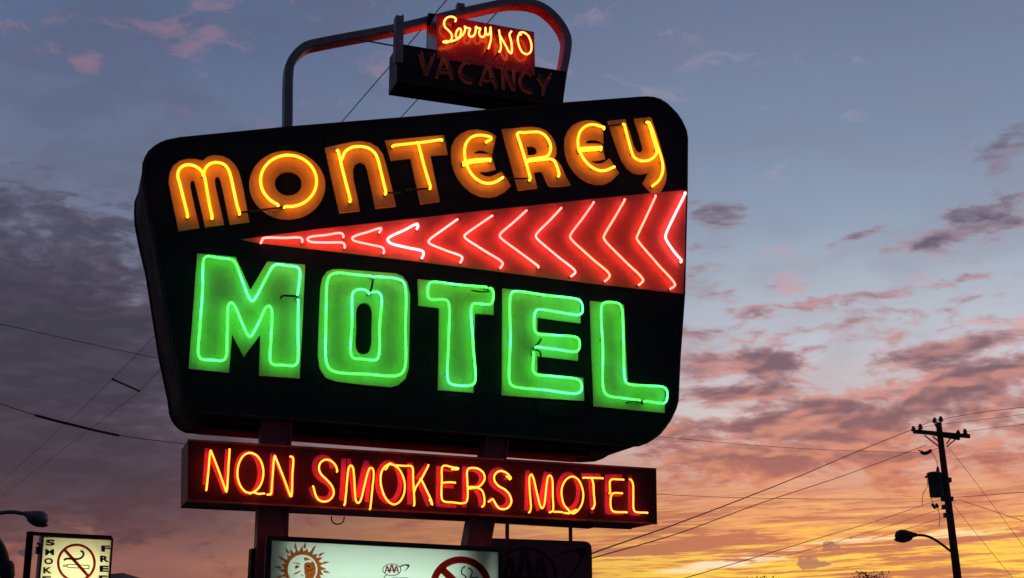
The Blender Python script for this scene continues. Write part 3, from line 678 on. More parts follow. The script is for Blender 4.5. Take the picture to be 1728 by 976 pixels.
# ------------------------------------------------------------------ arch above the sign
arch = F.root('arched_bracket'); tag(arch, 'curved grey steel arch rising from the top of the motel sign', 'steel arch')
YA, DA, WA = .58, .17, .085
outer = [(479, 240), (480, 190), (481, 125), (484, 103), (490, 92), (500, 80), (516, 69), (547, 61.6), (668, 39), (736.5, 22.7), (783.5, 11.3), (829, 1.6), (858, -4), (893.7, -3.2), (919.6, 4.9), (942, 22.7), (958.5, 45), (965.6, 65), (965, 84), (958, 123), (948, 190), (944, 215)]
Q = catmull([F.at(*p, YA) for p in outer], False, .05)
bm = bmesh.new(); rings = []
for i, p in enumerate(Q):
    a = Q[max(0, i - 1)]; b = Q[min(len(Q) - 1, i + 1)]; t = (b - a).normalized(); nn = Vector((t.z, 0, -t.x))   # inward (right of travel)
    rings.append([bm.verts.new(p + Vector((0, yy, 0)) + nn * w) for w, yy in ((.0, .012), (.012, 0), (WA - .012, 0), (WA, .012), (WA, DA - .012), (WA - .012, DA), (.012, DA), (0, DA - .012))])
for a, b in zip(rings, rings[1:]):
    for k in range(8): bm.faces.new((a[k], a[(k + 1) % 8], b[(k + 1) % 8], b[k]))
bm.faces.new(rings[0]); bm.faces.new(rings[-1][::-1])
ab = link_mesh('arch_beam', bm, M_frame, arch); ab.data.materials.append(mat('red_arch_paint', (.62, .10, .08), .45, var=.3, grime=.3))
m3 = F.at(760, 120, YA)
for p in ab.data.polygons:  # faces turned to the sign: red neon light put into their colour
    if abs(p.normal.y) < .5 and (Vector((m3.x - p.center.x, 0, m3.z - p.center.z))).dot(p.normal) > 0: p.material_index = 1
v0 = F.at(770, 8, YA + .05); v1 = F.at(782, 22, YA + .05)
bm = bmesh.new(); box(bm, (v0.x, YA + .0, v1.z), (v1.x, YA + .08, v0.z)); link_mesh('lug', bm, M_frame, arch)
bm = bmesh.new(); bar(bm, F.at(600, 66, YA + .05), F.at(672, 79, .36), .012, .012); link_mesh('brace', bm, M_frame, arch)

# ------------------------------------------------------------------ vacancy sign
R1 = lambda p: zz(440, 0, 3.086, p)
YV0, YV1 = .16, .49
vac, vq = boxsign('vacancy_sign', F, [(671, 75), (955, 122.5), (949, 180), (669.5, 138)], YV0, YV1, mat('black_painted_steel', (.010, .008, .010), .5, var=.3, spec=.3), mat('dull_black_paint', (.016, .006, .006), .38, var=.3, spec=.35),
                  'black box sign reading Sorry NO VACANCY, hung from the steel arch', 'neon sign', trim=.008)
MBK = MATS['black_painted_steel']
# upper panel of the sign (box standing on the lower one)
up = [F.at(*p, YV0 - .012) for p in [(736, 24), (901.3, 54), (903, 113.2), (903, 128), (737, 98)]]
bm = bmesh.new(); prism(bm, [xz(v) for v in up], YV0 - .012, YV1 + .012)
upper = link_mesh('upper_panel', bm, M_redpanel, vac)
S_ = lambda p: zz(730, 10, 8.133, p)
def vtube(parent, pts, closed=False):
    y = YV0 - .095; P = [F.at(px, py, y) for px, py in S_(pts)]
    Q = catmull(P, closed, .01); bm = bmesh.new(); tube(bm, Q, .0092, 8, closed)
    o = link_mesh('neon_tube', bm, G_sorry, parent, smooth=True)
    if not closed:
        for e in (Q[0], Q[-1]):
            b2 = bmesh.new(); tube(b2, [e, Vector((e.x, YV0 - .002, e.z))], .0095, 7); link_mesh('electrode', b2, M_elec, parent, smooth=True)
    return o
vtube(upper, [(308, 222), (320, 182), (290, 157), (240, 150), (188, 172), (157, 230), (170, 290), (220, 340), (260, 390), (265, 440), (240, 482), (190, 505), (145, 497), (180, 485), (250, 490), (330, 462), (390, 422), (430, 375), (448, 318), (440, 282), (462, 300), (515, 318), (498, 365), (500, 408), (530, 427), (568, 405), (590, 350), (595, 285), (612, 305), (655, 312), (638, 362), (650, 412), (690, 430), (718, 400), (725, 300)])
vtube(upper, [(330, 446), (318, 400), (335, 345), (365, 312), (388, 325), (390, 370), (372, 420), (345, 447)])
vtube(upper, [(727, 305), (735, 375), (757, 402), (785, 370), (795, 295), (802, 390), (800, 470), (782, 535), (766, 592)])
vtube(upper, [(912, 335), (925, 430), (938, 560), (930, 610), (908, 638)])
vtube(upper, [(926, 410), (1000, 540), (1052, 635), (1078, 652), (1088, 600), (1080, 500), (1056, 392), (1082, 350)])
vtube(upper, [(1215, 402), (1190, 378), (1240, 364), (1300, 398), (1340, 470), (1358, 560), (1342, 635), (1292, 665), (1235, 640), (1190, 560), (1168, 470), (1176, 412), (1198, 382)])
kids = [k for k in upper.children]
uc = (up[0].x + up[1].x) / 2
for k in kids:  # rear copies, out of view, added to light the arch
    c_ = k.copy(); c_.data = k.data.copy(); C.objects.link(c_); c_.parent = upper
    if k.name.startswith('neon'): c_.data.materials[0] = G_rear
    c_.rotation_euler = (0, 0, math.pi); c_.location = (2 * uc, YV0 + YV1, 0)
# VACANCY, unlit
V_ = lambda p: zz(690, 60, 6.4, p)
VL = [[[(118, 205), (176, 440)], [(258, 235), (182, 440)]],
      [[(372, 240), (295, 470)], [(375, 240), (468, 485)], [(335, 400), (432, 408)]],
      [[(665, 310), (625, 292), (580, 320), (552, 380), (560, 450), (610, 505), (680, 515)]],
      [[(845, 320), (765, 545)], [(845, 320), (942, 580)], [(800, 490), (902, 498)]],
      [[(1008, 350), (1022, 590)], [(1015, 352), (1125, 600)], [(1132, 370), (1135, 602)]],
      [[(1325, 440), (1265, 402), (1212, 450), (1202, 540), (1250, 602), (1330, 625)]],
      [[(1390, 460), (1452, 560)], [(1522, 445), (1455, 560)], [(1453, 550), (1450, 660)]]]
for L in VL:
    l = painted(vac, F, [(V_(p), 42, 0) for p in L], 6.4, M_rust, y=YV0 - .013)
    for p in L:
        P = [F.at(px + 2.5, py - 5.5, YV0 - .075) for px, py in V_(p)]
        P = catmull(P, False, .02) if len(P) > 2 else P
        bm = bmesh.new(); tube(bm, P, .0075, 8); link_mesh('unlit_tube', bm, M_deadglass, l, smooth=True)
# mounting channel and rear bracket
a, b = F.at(676, 25, .12), F.at(676, 104, .12)
bm = bmesh.new(); box(bm, (a.x - .04, YV0 - .02, b.z), (a.x + .04, YV0 + .0, a.z)); box(bm, (a.x + .028, YV0 - .0, b.z), (a.x + .04, YV0 + .08, a.z + .03)); box(bm, (a.x - .04, YV0 - .0, b.z), (a.x - .028, YV0 + .08, a.z))
link_mesh('mounting_channel', bm, M_frame, vac)
a, b = F.at(727, 30, .6), F.at(727, 110, .6)
bm = bmesh.new(); box(bm, (a.x - .05, .5, b.z), (a.x + .05, .57, a.z)); link_mesh('hanger', bm, MBK, vac)
for px in (790, 860):
    a, b = F.at(px, 75, .6), F.at(px, 110, .6); bm = bmesh.new(); box(bm, (a.x - .03, .51, b.z), (a.x + .03, .57, a.z)); link_mesh('hanger', bm, MBK, vac)
a, b = F.at(727, 180, .4), F.at(727, 260, .4)
for px in (870, 925):
    a = F.at(px, 165, .36); bm = bmesh.new(); box(bm, (a.x - .04, .32, a.z - .9), (a.x + .04, .40, a.z)); link_mesh('stand', bm, MBK, vac)

# ------------------------------------------------------------------ light box with sun picture
def lightbox(name, fr, tl, tr, height, y0, y1, border, acryl, gl, label, cat, ntubes, frame_mat, inset_top=.10):
    root = fr.root(name); tag(root, label, cat)
    a, b = fr.at(*tl, y0), fr.at(*tr, y0)
    sh = lambda p, dz: Vector((p.x, p.y, p.z - dz))
    o = [a, b, sh(b, height), sh(a, height)]
    def ins(k):
        return [Vector((a.x + k, y0, a.z - k)), Vector((b.x - k, y0, b.z - k)), Vector((b.x - k, y0, b.z - height + k)), Vector((a.x + k, y0, a.z - height + k))]
    bm = bmesh.new(); prism(bm, [xz(v) for v in o], y0 - .015, y0 + .02, [[xz(v) for v in ins(border)]]); link_mesh('frame', bm, frame_mat, root)
    bm = bmesh.new(); i1 = ins(.004); i2 = ins(.016)
    prism(bm, [xz(v) for v in i1], y0 + .022, y1, [[xz(v) for v in i2]]); link_mesh('cabinet', bm, M_white, root)
    bm = bmesh.new(); prism(bm, [xz(v) for v in i1], y1 + .002, y1 + .012); link_mesh('back_panel', bm, M_white, root)
    bm = bmesh.new(); vs_ = [bm.verts.new(v + Vector((0, .008, 0))) for v in ins(border * .8)]; bm.faces.new(vs_)
    face = link_mesh('acrylic_face', bm, acryl, root)
    for k in range(ntubes):
        f = (k + .5) / ntubes; x0, x1 = a.x + .08, b.x - .08
        dz = inset_top + (height - 2 * inset_top) * f
        bm = bmesh.new(); tube(bm, [(x0, (y0 + y1) / 2 + .05, a.z + (b.z - a.z) * .04 - dz), (x1, (y0 + y1) / 2 + .05, b.z - (b.z - a.z) * .04 - dz)], .018, 8); link_mesh('fluorescent_tube', bm, gl, root)
    return root, face
sun_board, face = lightbox('advert_light_box', F, (450.5, 904), (848, 924.5), 1.15, -.02, .22, .042, M_acryl, G_tubew,
    'white backlit sign with brown sun face and no smoking symbol under the long box', 'light box', 3, mat('black_frame', (.008, .005, .005), .4))
def decal(parent, fr, outline, holes, material, y, t=.002, name='picture', smooth=False):
    P = [fr.at(*p, y) for p in outline]
    hs = [[xz(fr.at(*p, y)) for p in h] for h in holes]
    bm = bmesh.new(); prism(bm, [xz(v) for v in P], y, y + t, hs); return link_mesh(name, bm, material, parent)
YD = -.015
def multi(parent, fr, polys, material, y, name):
    bm = bmesh.new()
    for k, (o, hs) in enumerate(polys):
        yy = y - .0004 * (k % 7)
        prism(bm, [xz(fr.at(*p, yy)) for p in o], yy, y + .0015, [[xz(fr.at(*p, yy)) for p in h] for h in hs])
    return link_mesh(name, bm, material, parent)
SCx, SCy, SR = 510.6, 961.5, 24.0
polys = []
ring_o = []
NR = 24
for i in range(NR):
    for da, rr in ((0, 30.5), (.5, 40.5 if i % 2 else 36.5)):
        a = 2 * math.pi * (i + da) / NR + .06
        aa = a + (.05 if rr > 34 else 0)
        ring_o.append((SCx + rr * math.cos(aa), SCy + rr * math.sin(aa)))
polys.append((ring_o, [ell(SCx, SCy, SR + 1.2, SR + 1.2, 36)]))
for i in range(16):                                        # loose flame tips between the rays
    a = 2 * math.pi * (i + .25) / 16
    c_, s_ = math.cos(a), math.sin(a); tx, ty = -s_, c_
    f = lambda r_, w_: (SCx + c_ * r_ + tx * w_, SCy + s_ * r_ + ty * w_)
    polys.append(([f(34.5, -.6), f(38, -2.3), f(42, -1.9), f(47.5, 1.8), f(42, 1.5), f(37.5, 1.9)], []))
sunp = multi(sun_board, F, polys, M_brownink, YD, 'sun_picture')
fz = lambda p: zz(460, 900, 12.845, p)
dark = [([(685, 660), (700, 640), (760, 620), (840, 640), (890, 700), (915, 780), (910, 860), (880, 940), (840, 1010), (780, 1060), (700, 1085), (705, 980), (712, 930), (690, 900), (690, 800)], []) ]
half = [(fz([(680, 525), (740, 530), (810, 560), (880, 615), (925, 690), (940, 780), (930, 880), (890, 960), (820, 1035), (740, 1075), (690, 1082), (705, 970), (715, 920), (690, 880), (685, 760), (680, 690), (700, 645), (760, 625), (830, 640), (860, 600), (800, 575), (760, 590), (690, 600)]), []),
        (fz([(425, 650), (470, 632), (540, 640), (600, 665), (612, 695), (560, 672), (500, 655)]), []),
        (fz([(440, 880), (500, 860), (560, 830), (600, 800), (615, 820), (580, 850), (530, 880), (470, 900)]), []),
        (fz([(600, 905), (640, 892), (690, 905), (660, 920), (620, 916)]), []),
        (fz([(480, 720), (520, 690), (560, 700), (590, 735), (540, 760), (490, 770)]), [fz([(510, 722), (530, 712), (548, 724), (540, 742), (515, 742)])])]
multi(sun_board, F, half, M_brownink, YD, 'sun_face')
eye = [(fz([(720, 770), (760, 800), (810, 800), (850, 770), (880, 730), (870, 790), (820, 825), (760, 825), (722, 800)]), []), (fz([(735, 705), (770, 690), (815, 700), (840, 725), (800, 745), (755, 740)]), [])]
multi(sun_board, F, eye, M_cream, YD - .004, 'sun_face_highlight')
multi(sun_board, F, [(ell(*fz([(785, 718)])[0], 1.6, 1.3, 12), []), (ell(*fz([(528, 727)])[0], 1.3, 1.2, 12), [])], M_ink, YD - .0075, 'sun_eyes')
# club badge, oval with three letters
def badge(parent, fr, cx, cy, rx, ry, m_line, m_fill, y, swoosh):
    polys = [(ell(cx, cy, rx, ry, 36), [ell(cx, cy, rx * .91, ry * .88, 36)])]
    for k, (ox, hgt, wd) in enumerate(((-.48, .62, .30), (0, .84, .36), (.48, .62, .30))):
        bx, top, bot, w = cx + ox * rx, cy - hgt * ry, cy + .50 * ry if k != 1 else cy + .50 * ry, wd * rx
        polys.append(([(bx - .10 * rx, top), (bx + .10 * rx, top), (bx + w, bot), (bx + w * .55, bot), (bx + w * .38, bot - .30 * ry), (bx - w * .38, bot - .30 * ry), (bx - w * .55, bot), (bx - w, bot)],
                      [[(bx, top + .28 * ry), (bx + w * .26, bot - .42 * ry), (bx - w * .26, bot - .42 * ry)]]))
    multi(parent, fr, polys, m_line, y, 'badge')
    multi(parent, fr, [(swoosh, [])], m_fill, y, 'badge_swoosh')
badge(sun_board, F, 661.2, 961.8, 16, 10.4, M_redink, M_ink, YD, zz(630, 920, 7.855, [(345, 285), (390, 262), (440, 254), (478, 260), (478, 285), (450, 320), (400, 360), (440, 315), (455, 290), (440, 272), (400, 275), (360, 295)]))
multi(sun_board, F, [(zz(630, 920, 7.855, [(135, 440), (150, 408), (175, 395), (180, 402), (160, 414), (146, 440)]), []), (zz(630, 920, 7.855, [(255, 432), (460, 432), (460, 440), (255, 440)]), [])], M_ink, YD, 'small_print')
# no smoking symbol
NC = (777.5, 990.5)
sl = []
def rotp(c, ang, pts): return [(c[0] + x * math.cos(ang) - y * math.sin(ang), c[1] + x * math.sin(ang) + y * math.cos(ang)) for x, y in pts]
multi(sun_board, F, [(ell(*NC, 52, 51.5, 56), [ell(*NC, 40.5, 40, 56)]), (rotp(NC, R(43), [(-43, -6), (43, -6), (43, 6), (-43, 6)]), [])], M_redink, YD, 'no_smoking_ring')
zc = lambda p: zz(630, 920, 7.855, p)
def stroke(parent, fr, pts, wpx, material, y, name, closed=False):
    P = catmull([fr.at(*p, y) for p in pts], closed, .008) if len(pts) > 2 else [fr.at(*p, y) for p in pts]
    bm = bmesh.new(); ribbon(bm, [xz(v) for v in P], wpx * PXM, y, y + .0015, closed); return link_mesh(name, bm, material, parent)
stroke(sun_board, F, zc([(1220, 285), (1185, 305), (1168, 345), (1178, 385), (1210, 405), (1225, 420), (1215, 450), (1210, 480)]), 2.2, M_ink, YD, 'smoke_line')
stroke(sun_board, F, zc([(1255, 303), (1290, 320), (1310, 355), (1300, 395), (1285, 430), (1330, 432), (1390, 432)]), 2.2, M_ink, YD, 'smoke_line')
multi(sun_board, F, [([(748, 1000), (812, 1000), (812, 1011), (748, 1011)], [[(750, 1002), (810, 1002), (810, 1009), (750, 1009)]])], M_ink, YD, 'cigarette')

# ------------------------------------------------------------------ dark club sign behind
aaa = F.root('club_sign'); tag(aaa, 'dark unlit sheet sign with AAA oval, hung under the right end of the long box', 'sign')
ya = .14
po = [(823, 908.3), (985, 913.5), (991, 914.6), (995.5, 917.5), (998, 922), (998.8, 930), (1001, 1075), (823, 1068)]
bm = bmesh.new(); prism(bm, [xz(F.at(*p, ya)) for p in po], ya, ya + .05); link_mesh('panel', bm, M_aaabg, aaa)
badge(aaa, F, 886, 969, 54, 46, M_aaaink, M_aaaink, ya - .003, zz(800, 880, 7.2, [(960, 430), (1080, 370), (1180, 340), (1280, 325), (1345, 335), (1360, 370), (1330, 450), (1270, 550), (1180, 660), (1110, 720), (1200, 600), (1260, 500), (1290, 420), (1270, 385), (1180, 375), (1080, 405)]))
for px in (855.5, 962):
    a, b = F.at(px, 880, ya), F.at(px, 914, ya)
    bm = bmesh.new(); box(bm, (a.x - .018, ya - .01, b.z), (a.x + .018, ya - .004, a.z)); link_mesh('hanger', bm, M_post, aaa)

# ------------------------------------------------------------------ smoke free sign, left
F2 = Frame(110, 15.0, R(28))
PX2 = 15.0 / 2240
L_ = lambda p: zz(0, 840, 7.177, p)
tl, tr = L_([(508, 452)])[0], L_([(1372, 492)])[0]
sfs, f2 = lightbox('smoke_free_sign', F2, tl, tr, 1.05, 0, .2, .022, M_acryly, G_tubey, 'small yellow backlit sign reading SMOKE FREE hanging from a dark bracket post at left', 'light box', 3, mat('dark_red_frame', (.05, .014, .012), .45), .16)
def text_mesh(parent, fr, ch, cx, cy, wpx, hpx, material, y, bold=.05):
    cu = bpy.data.curves.new('t', 'FONT'); cu.body = ch; cu.offset = bold; cu.extrude = 0
    to = bpy.data.objects.new('t', cu); C.objects.link(to)
    bpy.context.view_layer.update(); dg = bpy.context.evaluated_depsgraph_get()
    me = bpy.data.meshes.new_from_object(to.evaluated_get(dg)); bpy.data.objects.remove(to)
    xs = [v.co.x for v in me.vertices]; ys = [v.co.y for v in me.vertices]
    c_ = fr.at(cx, cy, y); sx = wpx / (max(xs) - min(xs)); sy = hpx / (max(ys) - min(ys))
    mx, my = (max(xs) + min(xs)) / 2, (max(ys) + min(ys)) / 2
    for v in me.vertices:
        p = fr.at(cx + (v.co.x - mx) * sx, cy - (v.co.y - my) * sy, y); v.co = p
    me.materials.clear(); me.materials.append(material)
    o = bpy.data.objects.new('letter', me); C.objects.link(o); o.parent = parent; return o
for ch, x, y in (('S', 610, 545), ('M', 601, 660), ('O', 589, 770), ('K', 577, 880), ('E', 566, 990), ('F', 1280, 617), ('R', 1266, 742), ('E', 1260, 862), ('E', 1250, 980)):
    text_mesh(sfs, F2, ch, *L_([(x, y)])[0], 108 / 7.177, 76 / 7.177, M_ink, -.004, .025 if ch == 'M' else .05)
c0 = L_([(925, 790)])[0]
multi(sfs, F2, [(ell(*c0, 236 / 7.177, 234 / 7.177, 48), [ell(*c0, 205 / 7.177, 203 / 7.177, 48)]), (rotp(c0, R(48), [(-29, -2.6), (29, -2.6), (29, 2.6), (-29, 2.6)]), [])], M_redink, -.006, 'no_smoking_ring')
def stroke2(pts, w, name, y=-.003):
    P = catmull([F2.at(*p, y) for p in L_(pts)], False, .01) if len(pts) > 2 else [F2.at(*p, y) for p in L_(pts)]
    bm = bmesh.new(); ribbon(bm, [xz(v) for v in P], w / 7.177 * PX2, y, y + .0015); link_mesh(name, bm, M_ink, sfs)
stroke2([(775, 760), (800, 742), (880, 742), (950, 742), (1000, 715), (1012, 680), (1000, 655), (975, 645)], 24, 'smoke_line')
for a, b in (((820, 808), (1080, 822)), ((818, 845), (1078, 860)), ((1080, 820), (1077, 862)), ((820, 806), (817, 847)), ((795, 812), (780, 842)), ((778, 810), (763, 840)), ((808, 812), (797, 842))):
    stroke2([a, b], 9, 'cigarette')
br = F2.root('bracket_post'); tag(br, 'dark square post with a top arm carrying the smoke free sign', 'post')
a, b = F2.at(*L_([(366, 412)])[0], .1), F2.at(*L_([(318, 976)])[0], .1)
t = b - a; foot = a + t * (a.z / -t.z)
bm = bmesh.new(); bar(bm, foot, a, 68 / 7.177 * PX2, .10); link_mesh('shaft', bm, M_side, br)
a, b = F2.at(*L_([(335, 433)])[0], .1), F2.at(*L_([(1345, 484)])[0], .1)
bm = bmesh.new(); bar(bm, a, b, .035, .10); link_mesh('arm', bm, M_side, br)
v = F2.at(*L_([(475, 640)])[0], .1); bm = bmesh.new(); box(bm, (v.x - .035, .07, v.z - .04), (v.x + .035, .13, v.z + .04)); link_mesh('lock_box', bm, M_black, br)
bm = bmesh.new(); tube(bm, catmull([F2.at(*p, .1) for p in L_([(480, 600), (478, 570), (450, 555)])], False, .01), .012, 6); link_mesh('cable', bm, M_black, br)

# ------------------------------------------------------------------ bent post at the left edge
F3 = Frame(0, 9.0, 0)
bp = F3.root('bent_pipe'); tag(bp, 'thick dark curved steel pipe at the far left edge of the photo', 'pipe')
cen = [(-30, 905), (-12, 912), (0, 930), (7, 955), (14, 985), (24, 1040), (30, 1120)]
P = catmull([F3.at(*p, 0) for p in cen], False, .02); last = P[-1]
P.append(Vector((last.x + .05, 0, 0)))
P = [Vector((P[0].x - .6, 0, P[0].z - .02))] + P
bm = bmesh.new(); tube(bm, P, .042, 14); link_mesh('pipe', bm, mat('dark_purple_steel', (.018, .012, .020), .45, spec=.3), bp, smooth=True)
bm = bmesh.new(); v = F3.at(19, 960, 0); tube(bm, [v + Vector((-.03, 0, .02)), v + Vector((-.02, 0, -.05))], .047, 14); link_mesh('coupling', bm, MATS['dark_purple_steel'], bp, smooth=True)

# ------------------------------------------------------------------ far things: at(px, py, distance)
def far(px, py, dist):
    d = ray(px, py); return CAM + d * (dist / d.y)
# utility pole
U_ = lambda p: zz(1480, 680, 3.298, p)
DU = 53.0
def up_(x, y, d=DU): return far(*U_([(x, y)])[0], d)
top, lo = up_(343, 118), up_(448, 976)
t = lo - top; foot = top + t * (top.z / -t.z)
upole = empty('utility_pole', (foot.x, foot.y, 0)); tag(upole, 'wooden utility pole with crossarm, transformer and street lamp arm at right', 'utility pole')
base = Vector((foot.x, foot.y, 0))
def part(name, bm, m, parent=upole, smooth=False, origin=base):
    for v in bm.verts: v.co -= origin
    return link_mesh(name, bm, m, parent, smooth)
bm = bmesh.new(); tube(bm, [Vector((foot.x, foot.y, 0)), (foot + top) / 2, top], .19, 12, r2=.115); part('pole', bm, M_wood, smooth=True)
for (a, b, dy) in (((195, 163), (508, 190), -.17), ((235, 153), (467, 196), .17)):
    bm = bmesh.new(); A, B = up_(*a) + Vector((0, dy, 0)), up_(*b) + Vector((0, dy, 0)); bar(bm, A, B, .155 if dy < 0 else .13, .12); part('crossarm', bm, M_wood)
for a, b in (((255, 185), (345, 255)), ((300, 190), (345, 228)), ((440, 198), (378, 248)), ((405, 195), (378, 232))):
    bm = bmesh.new(); bar(bm, up_(*a) + Vector((0, -.2, 0)), up_(*b) + Vector((0, -.2, 0)), .05, .02); part('crossarm_brace', bm, M_steelgrey)
def insul(x, y, s=1.0, base_y=None):
    c_ = up_(x, y); bm = bmesh.new()
    prof = [(.02, -.16), (.03, -.08), (.09, -.07), (.10, -.03), (.05, -.01), (.085, .02), (.08, .06), (.045, .08), (.055, .11), (.02, .13)]
    rings = []
    for r_, z_ in prof: rings.append([bm.verts.new(c_ + Vector((math.cos(2 * math.pi * k / 10) * r_ * s, math.sin(2 * math.pi * k / 10) * r_ * s, z_ * s))) for k in range(10)])
    for a, b in zip(rings, rings[1:]):
        for k in range(10): bm.faces.new((a[k], a[(k + 1) % 10], b[(k + 1) % 10], b[k]))
    bm.faces.new(rings[0][::-1]); bm.faces.new(rings[-1]); part('insulator', bm, M_porcelain, smooth=True)
for x, y in ((203, 148), (241, 136), (321, 100), (355, 93), (490, 163), (452, 170)): insul(x, y, 1.05)
for x in (321, 355):
    bm = bmesh.new(); A = up_(x, 106); B = up_(x + (6 if x < 340 else -4), 135); bar(bm, A, B, .03, .03); part('pin', bm, M_steelgrey)
# transformer can
c_ = up_(327, 455, DU - .05); bm = bmesh.new()
rings = []
tl_ = (up_(345, 120) - up_(448, 976)).normalized()
for r_, z_ in ((.27, -.50), (.28, -.47), (.285, .40), (.31, .41), (.31, .45), (.29, .46), (.2, .50), (.02, .52)):
    rings.append([bm.verts.new(c_ + tl_ * z_ + Vector((math.cos(2 * math.pi * k / 24) * r_, math.sin(2 * math.pi * k / 24) * r_, 0))) for k in range(24)])
for a, b in zip(rings, rings[1:]):
    for k in range(24): bm.faces.new((a[k], a[(k + 1) % 24], b[(k + 1) % 24], b[k]))
bm.faces.new(rings[0][::-1]); bm.faces.new(rings[-1]); trf = part('transformer', bm, M_steelgrey, smooth=True)
bm = bmesh.new(); tube(bm, [up_(338, 395), up_(338, 372), up_(338, 360)], .075, 10, r2=.05); part('bushing', bm, M_porcelain, trf, True)
bm = bmesh.new(); tube(bm, [up_(292, 408), up_(272, 412)], .05, 8); part('bushing', bm, M_porcelain, trf, True)
for yy in (415, 490):
    bm = bmesh.new(); bar(bm, up_(350, yy), up_(384, yy + 3), .14, .1); part('bracket', bm, M_steelgrey, trf)
for a, b in (((308, 565), (322, 585)), ((330, 565), (338, 580))):
    bm = bmesh.new(); tube(bm, [up_(*a), up_(*b)], .06, 8); part('fuse', bm, M_porcelain, smooth=True)
bm = bmesh.new(); tube(bm, catmull([up_(*p) for p in ((248, 275), (262, 282), (285, 276), (298, 266))], False, .1), .07, 8); part('dead_end_insulator', bm, M_porcelain, smooth=True)
bm = bmesh.new(); tube(bm, [up_(230, 264), up_(258, 274)], .025, 6); part('clevis', bm, M_steelgrey)
for pts in (((278, 420), (282, 460), (255, 510), (252, 570)), ((285, 420), (300, 520), (312, 565)), ((338, 362), (330, 320), (300, 268)), ((322, 585), (345, 595), (378, 578)), ((340, 590), (350, 640), (345, 690)), ((300, 266), (330, 256), (346, 250))):
    bm = bmesh.new(); tube(bm, catmull([up_(*p) for p in pts], False, .15), .012, 5); part('jumper_wire', bm, M_wire)
for x, y in ((372, 535), (376, 580), (386, 626), (398, 430), (408, 535)):
    bm = bmesh.new(); v = up_(x, y); box(bm, v - Vector((.09, .12, .09)), v + Vector((.09, .12, .09))); part('clamp', bm, M_steelgrey)
def cobra(root, base, arm_pts, head, dist, wid, name_m=M_steelgrey):
    """arm and lamp head, head: pixel points root end -> tip"""
    P = catmull([far(px, py, dist) for px, py in arm_pts], False, .15)
    bm = bmesh.new(); tube(bm, P, .05, 8)
    for v in bm.verts: v.co -= base
    arm = link_mesh('lamp_arm', bm, name_m, root, True)
    A, B = far(*head[0], dist), far(*head[1], dist); ax = (B - A); L = ax.length; ax.normalize(); sd_ = Vector((0, 1, 0)); upv = ax.cross(sd_).normalized()
    if upv.z < 0: upv = -upv
    bm = bmesh.new(); rings = []; prof = [(0, .05, .05, -.05), (.1, .07, .065, -.06), (.3, .15, .11, -.10), (.5, .20, .15, -.15), (.7, .21, .17, -.16), (.88, .17, .14, -.14), (.97, .09, .07, -.09), (1, .03, .0, -.05)]
    for f, w_, u_, d_ in prof:
        c_ = A + ax * L * f; ring = []
        for k in range(14):
            an = 2 * math.pi * k / 14; s_ = math.sin(an)
            ring.append(bm.verts.new(c_ + sd_ * w_ * wid * math.cos(an) + upv * ((u_ if s_ > 0 else -d_) * s_) * wid))
        rings.append(ring)
    for a, b in zip(rings, rings[1:]):
        for k in range(14): bm.faces.new((a[k], a[(k + 1) % 14], b[(k + 1) % 14], b[k]))
    bm.faces.new(rings[0][::-1]); bm.faces.new(rings[-1])
    for v in bm.verts: v.co -= base
    hd = link_mesh('lamp_head', bm, name_m, root, True)
    bm = bmesh.new(); rings = []
    for f, w_ in ((.0, 1.0), (.35, .92), (.7, .66), (.92, .3), (1, .04)):
        c_ = A + ax * L * .64 - upv * (.07 + .12 * f) * wid
        rings.append([bm.verts.new(c_ + (sd_ * .17 * math.cos(2 * math.pi * k / 14) + ax * .26 * math.sin(2 * math.pi * k / 14)) * w_ * wid) for k in range(14)])
    for a, b in zip(rings, rings[1:]):
        for k in range(14): bm.faces.new((a[k], a[(k + 1) % 14], b[(k + 1) % 14], b[k]))
    bm.faces.new(rings[-1])
    for v in bm.verts: v.co -= base
    link_mesh('lamp_refractor', bm, M_lampglass, hd, True)
cobra(upole, base, U_([(412, 828), (370, 795), (310, 755), (260, 738), (215, 736)]), (U_([(220, 735)])[0], U_([(100, 742)])[0]), DU, 1.45, M_wood)

# street lamp at the left edge, its pole just outside the frame
DL = 34.0
fl = far(-75, 900, DL); lroot = empty('street_lamp', (fl.x, fl.y, 0)); tag(lroot, 'dark cobra head street lamp on a curved arm at the left edge', 'street lamp')
lb = Vector((fl.x, fl.y, 0))
bm = bmesh.new(); tube(bm, [Vector((0, 0, 0)), Vector((0, 0, fl.z + .3))], .12, 12, r2=.07); link_mesh('pole', bm, M_steelgrey, lroot, True)
cobra(lroot, lb, [(-75, 897), (-40, 876), (0, 866), (22, 864.5), (42, 867.5)], ((40, 866.5), (80, 879.5)), DL, 1.15)

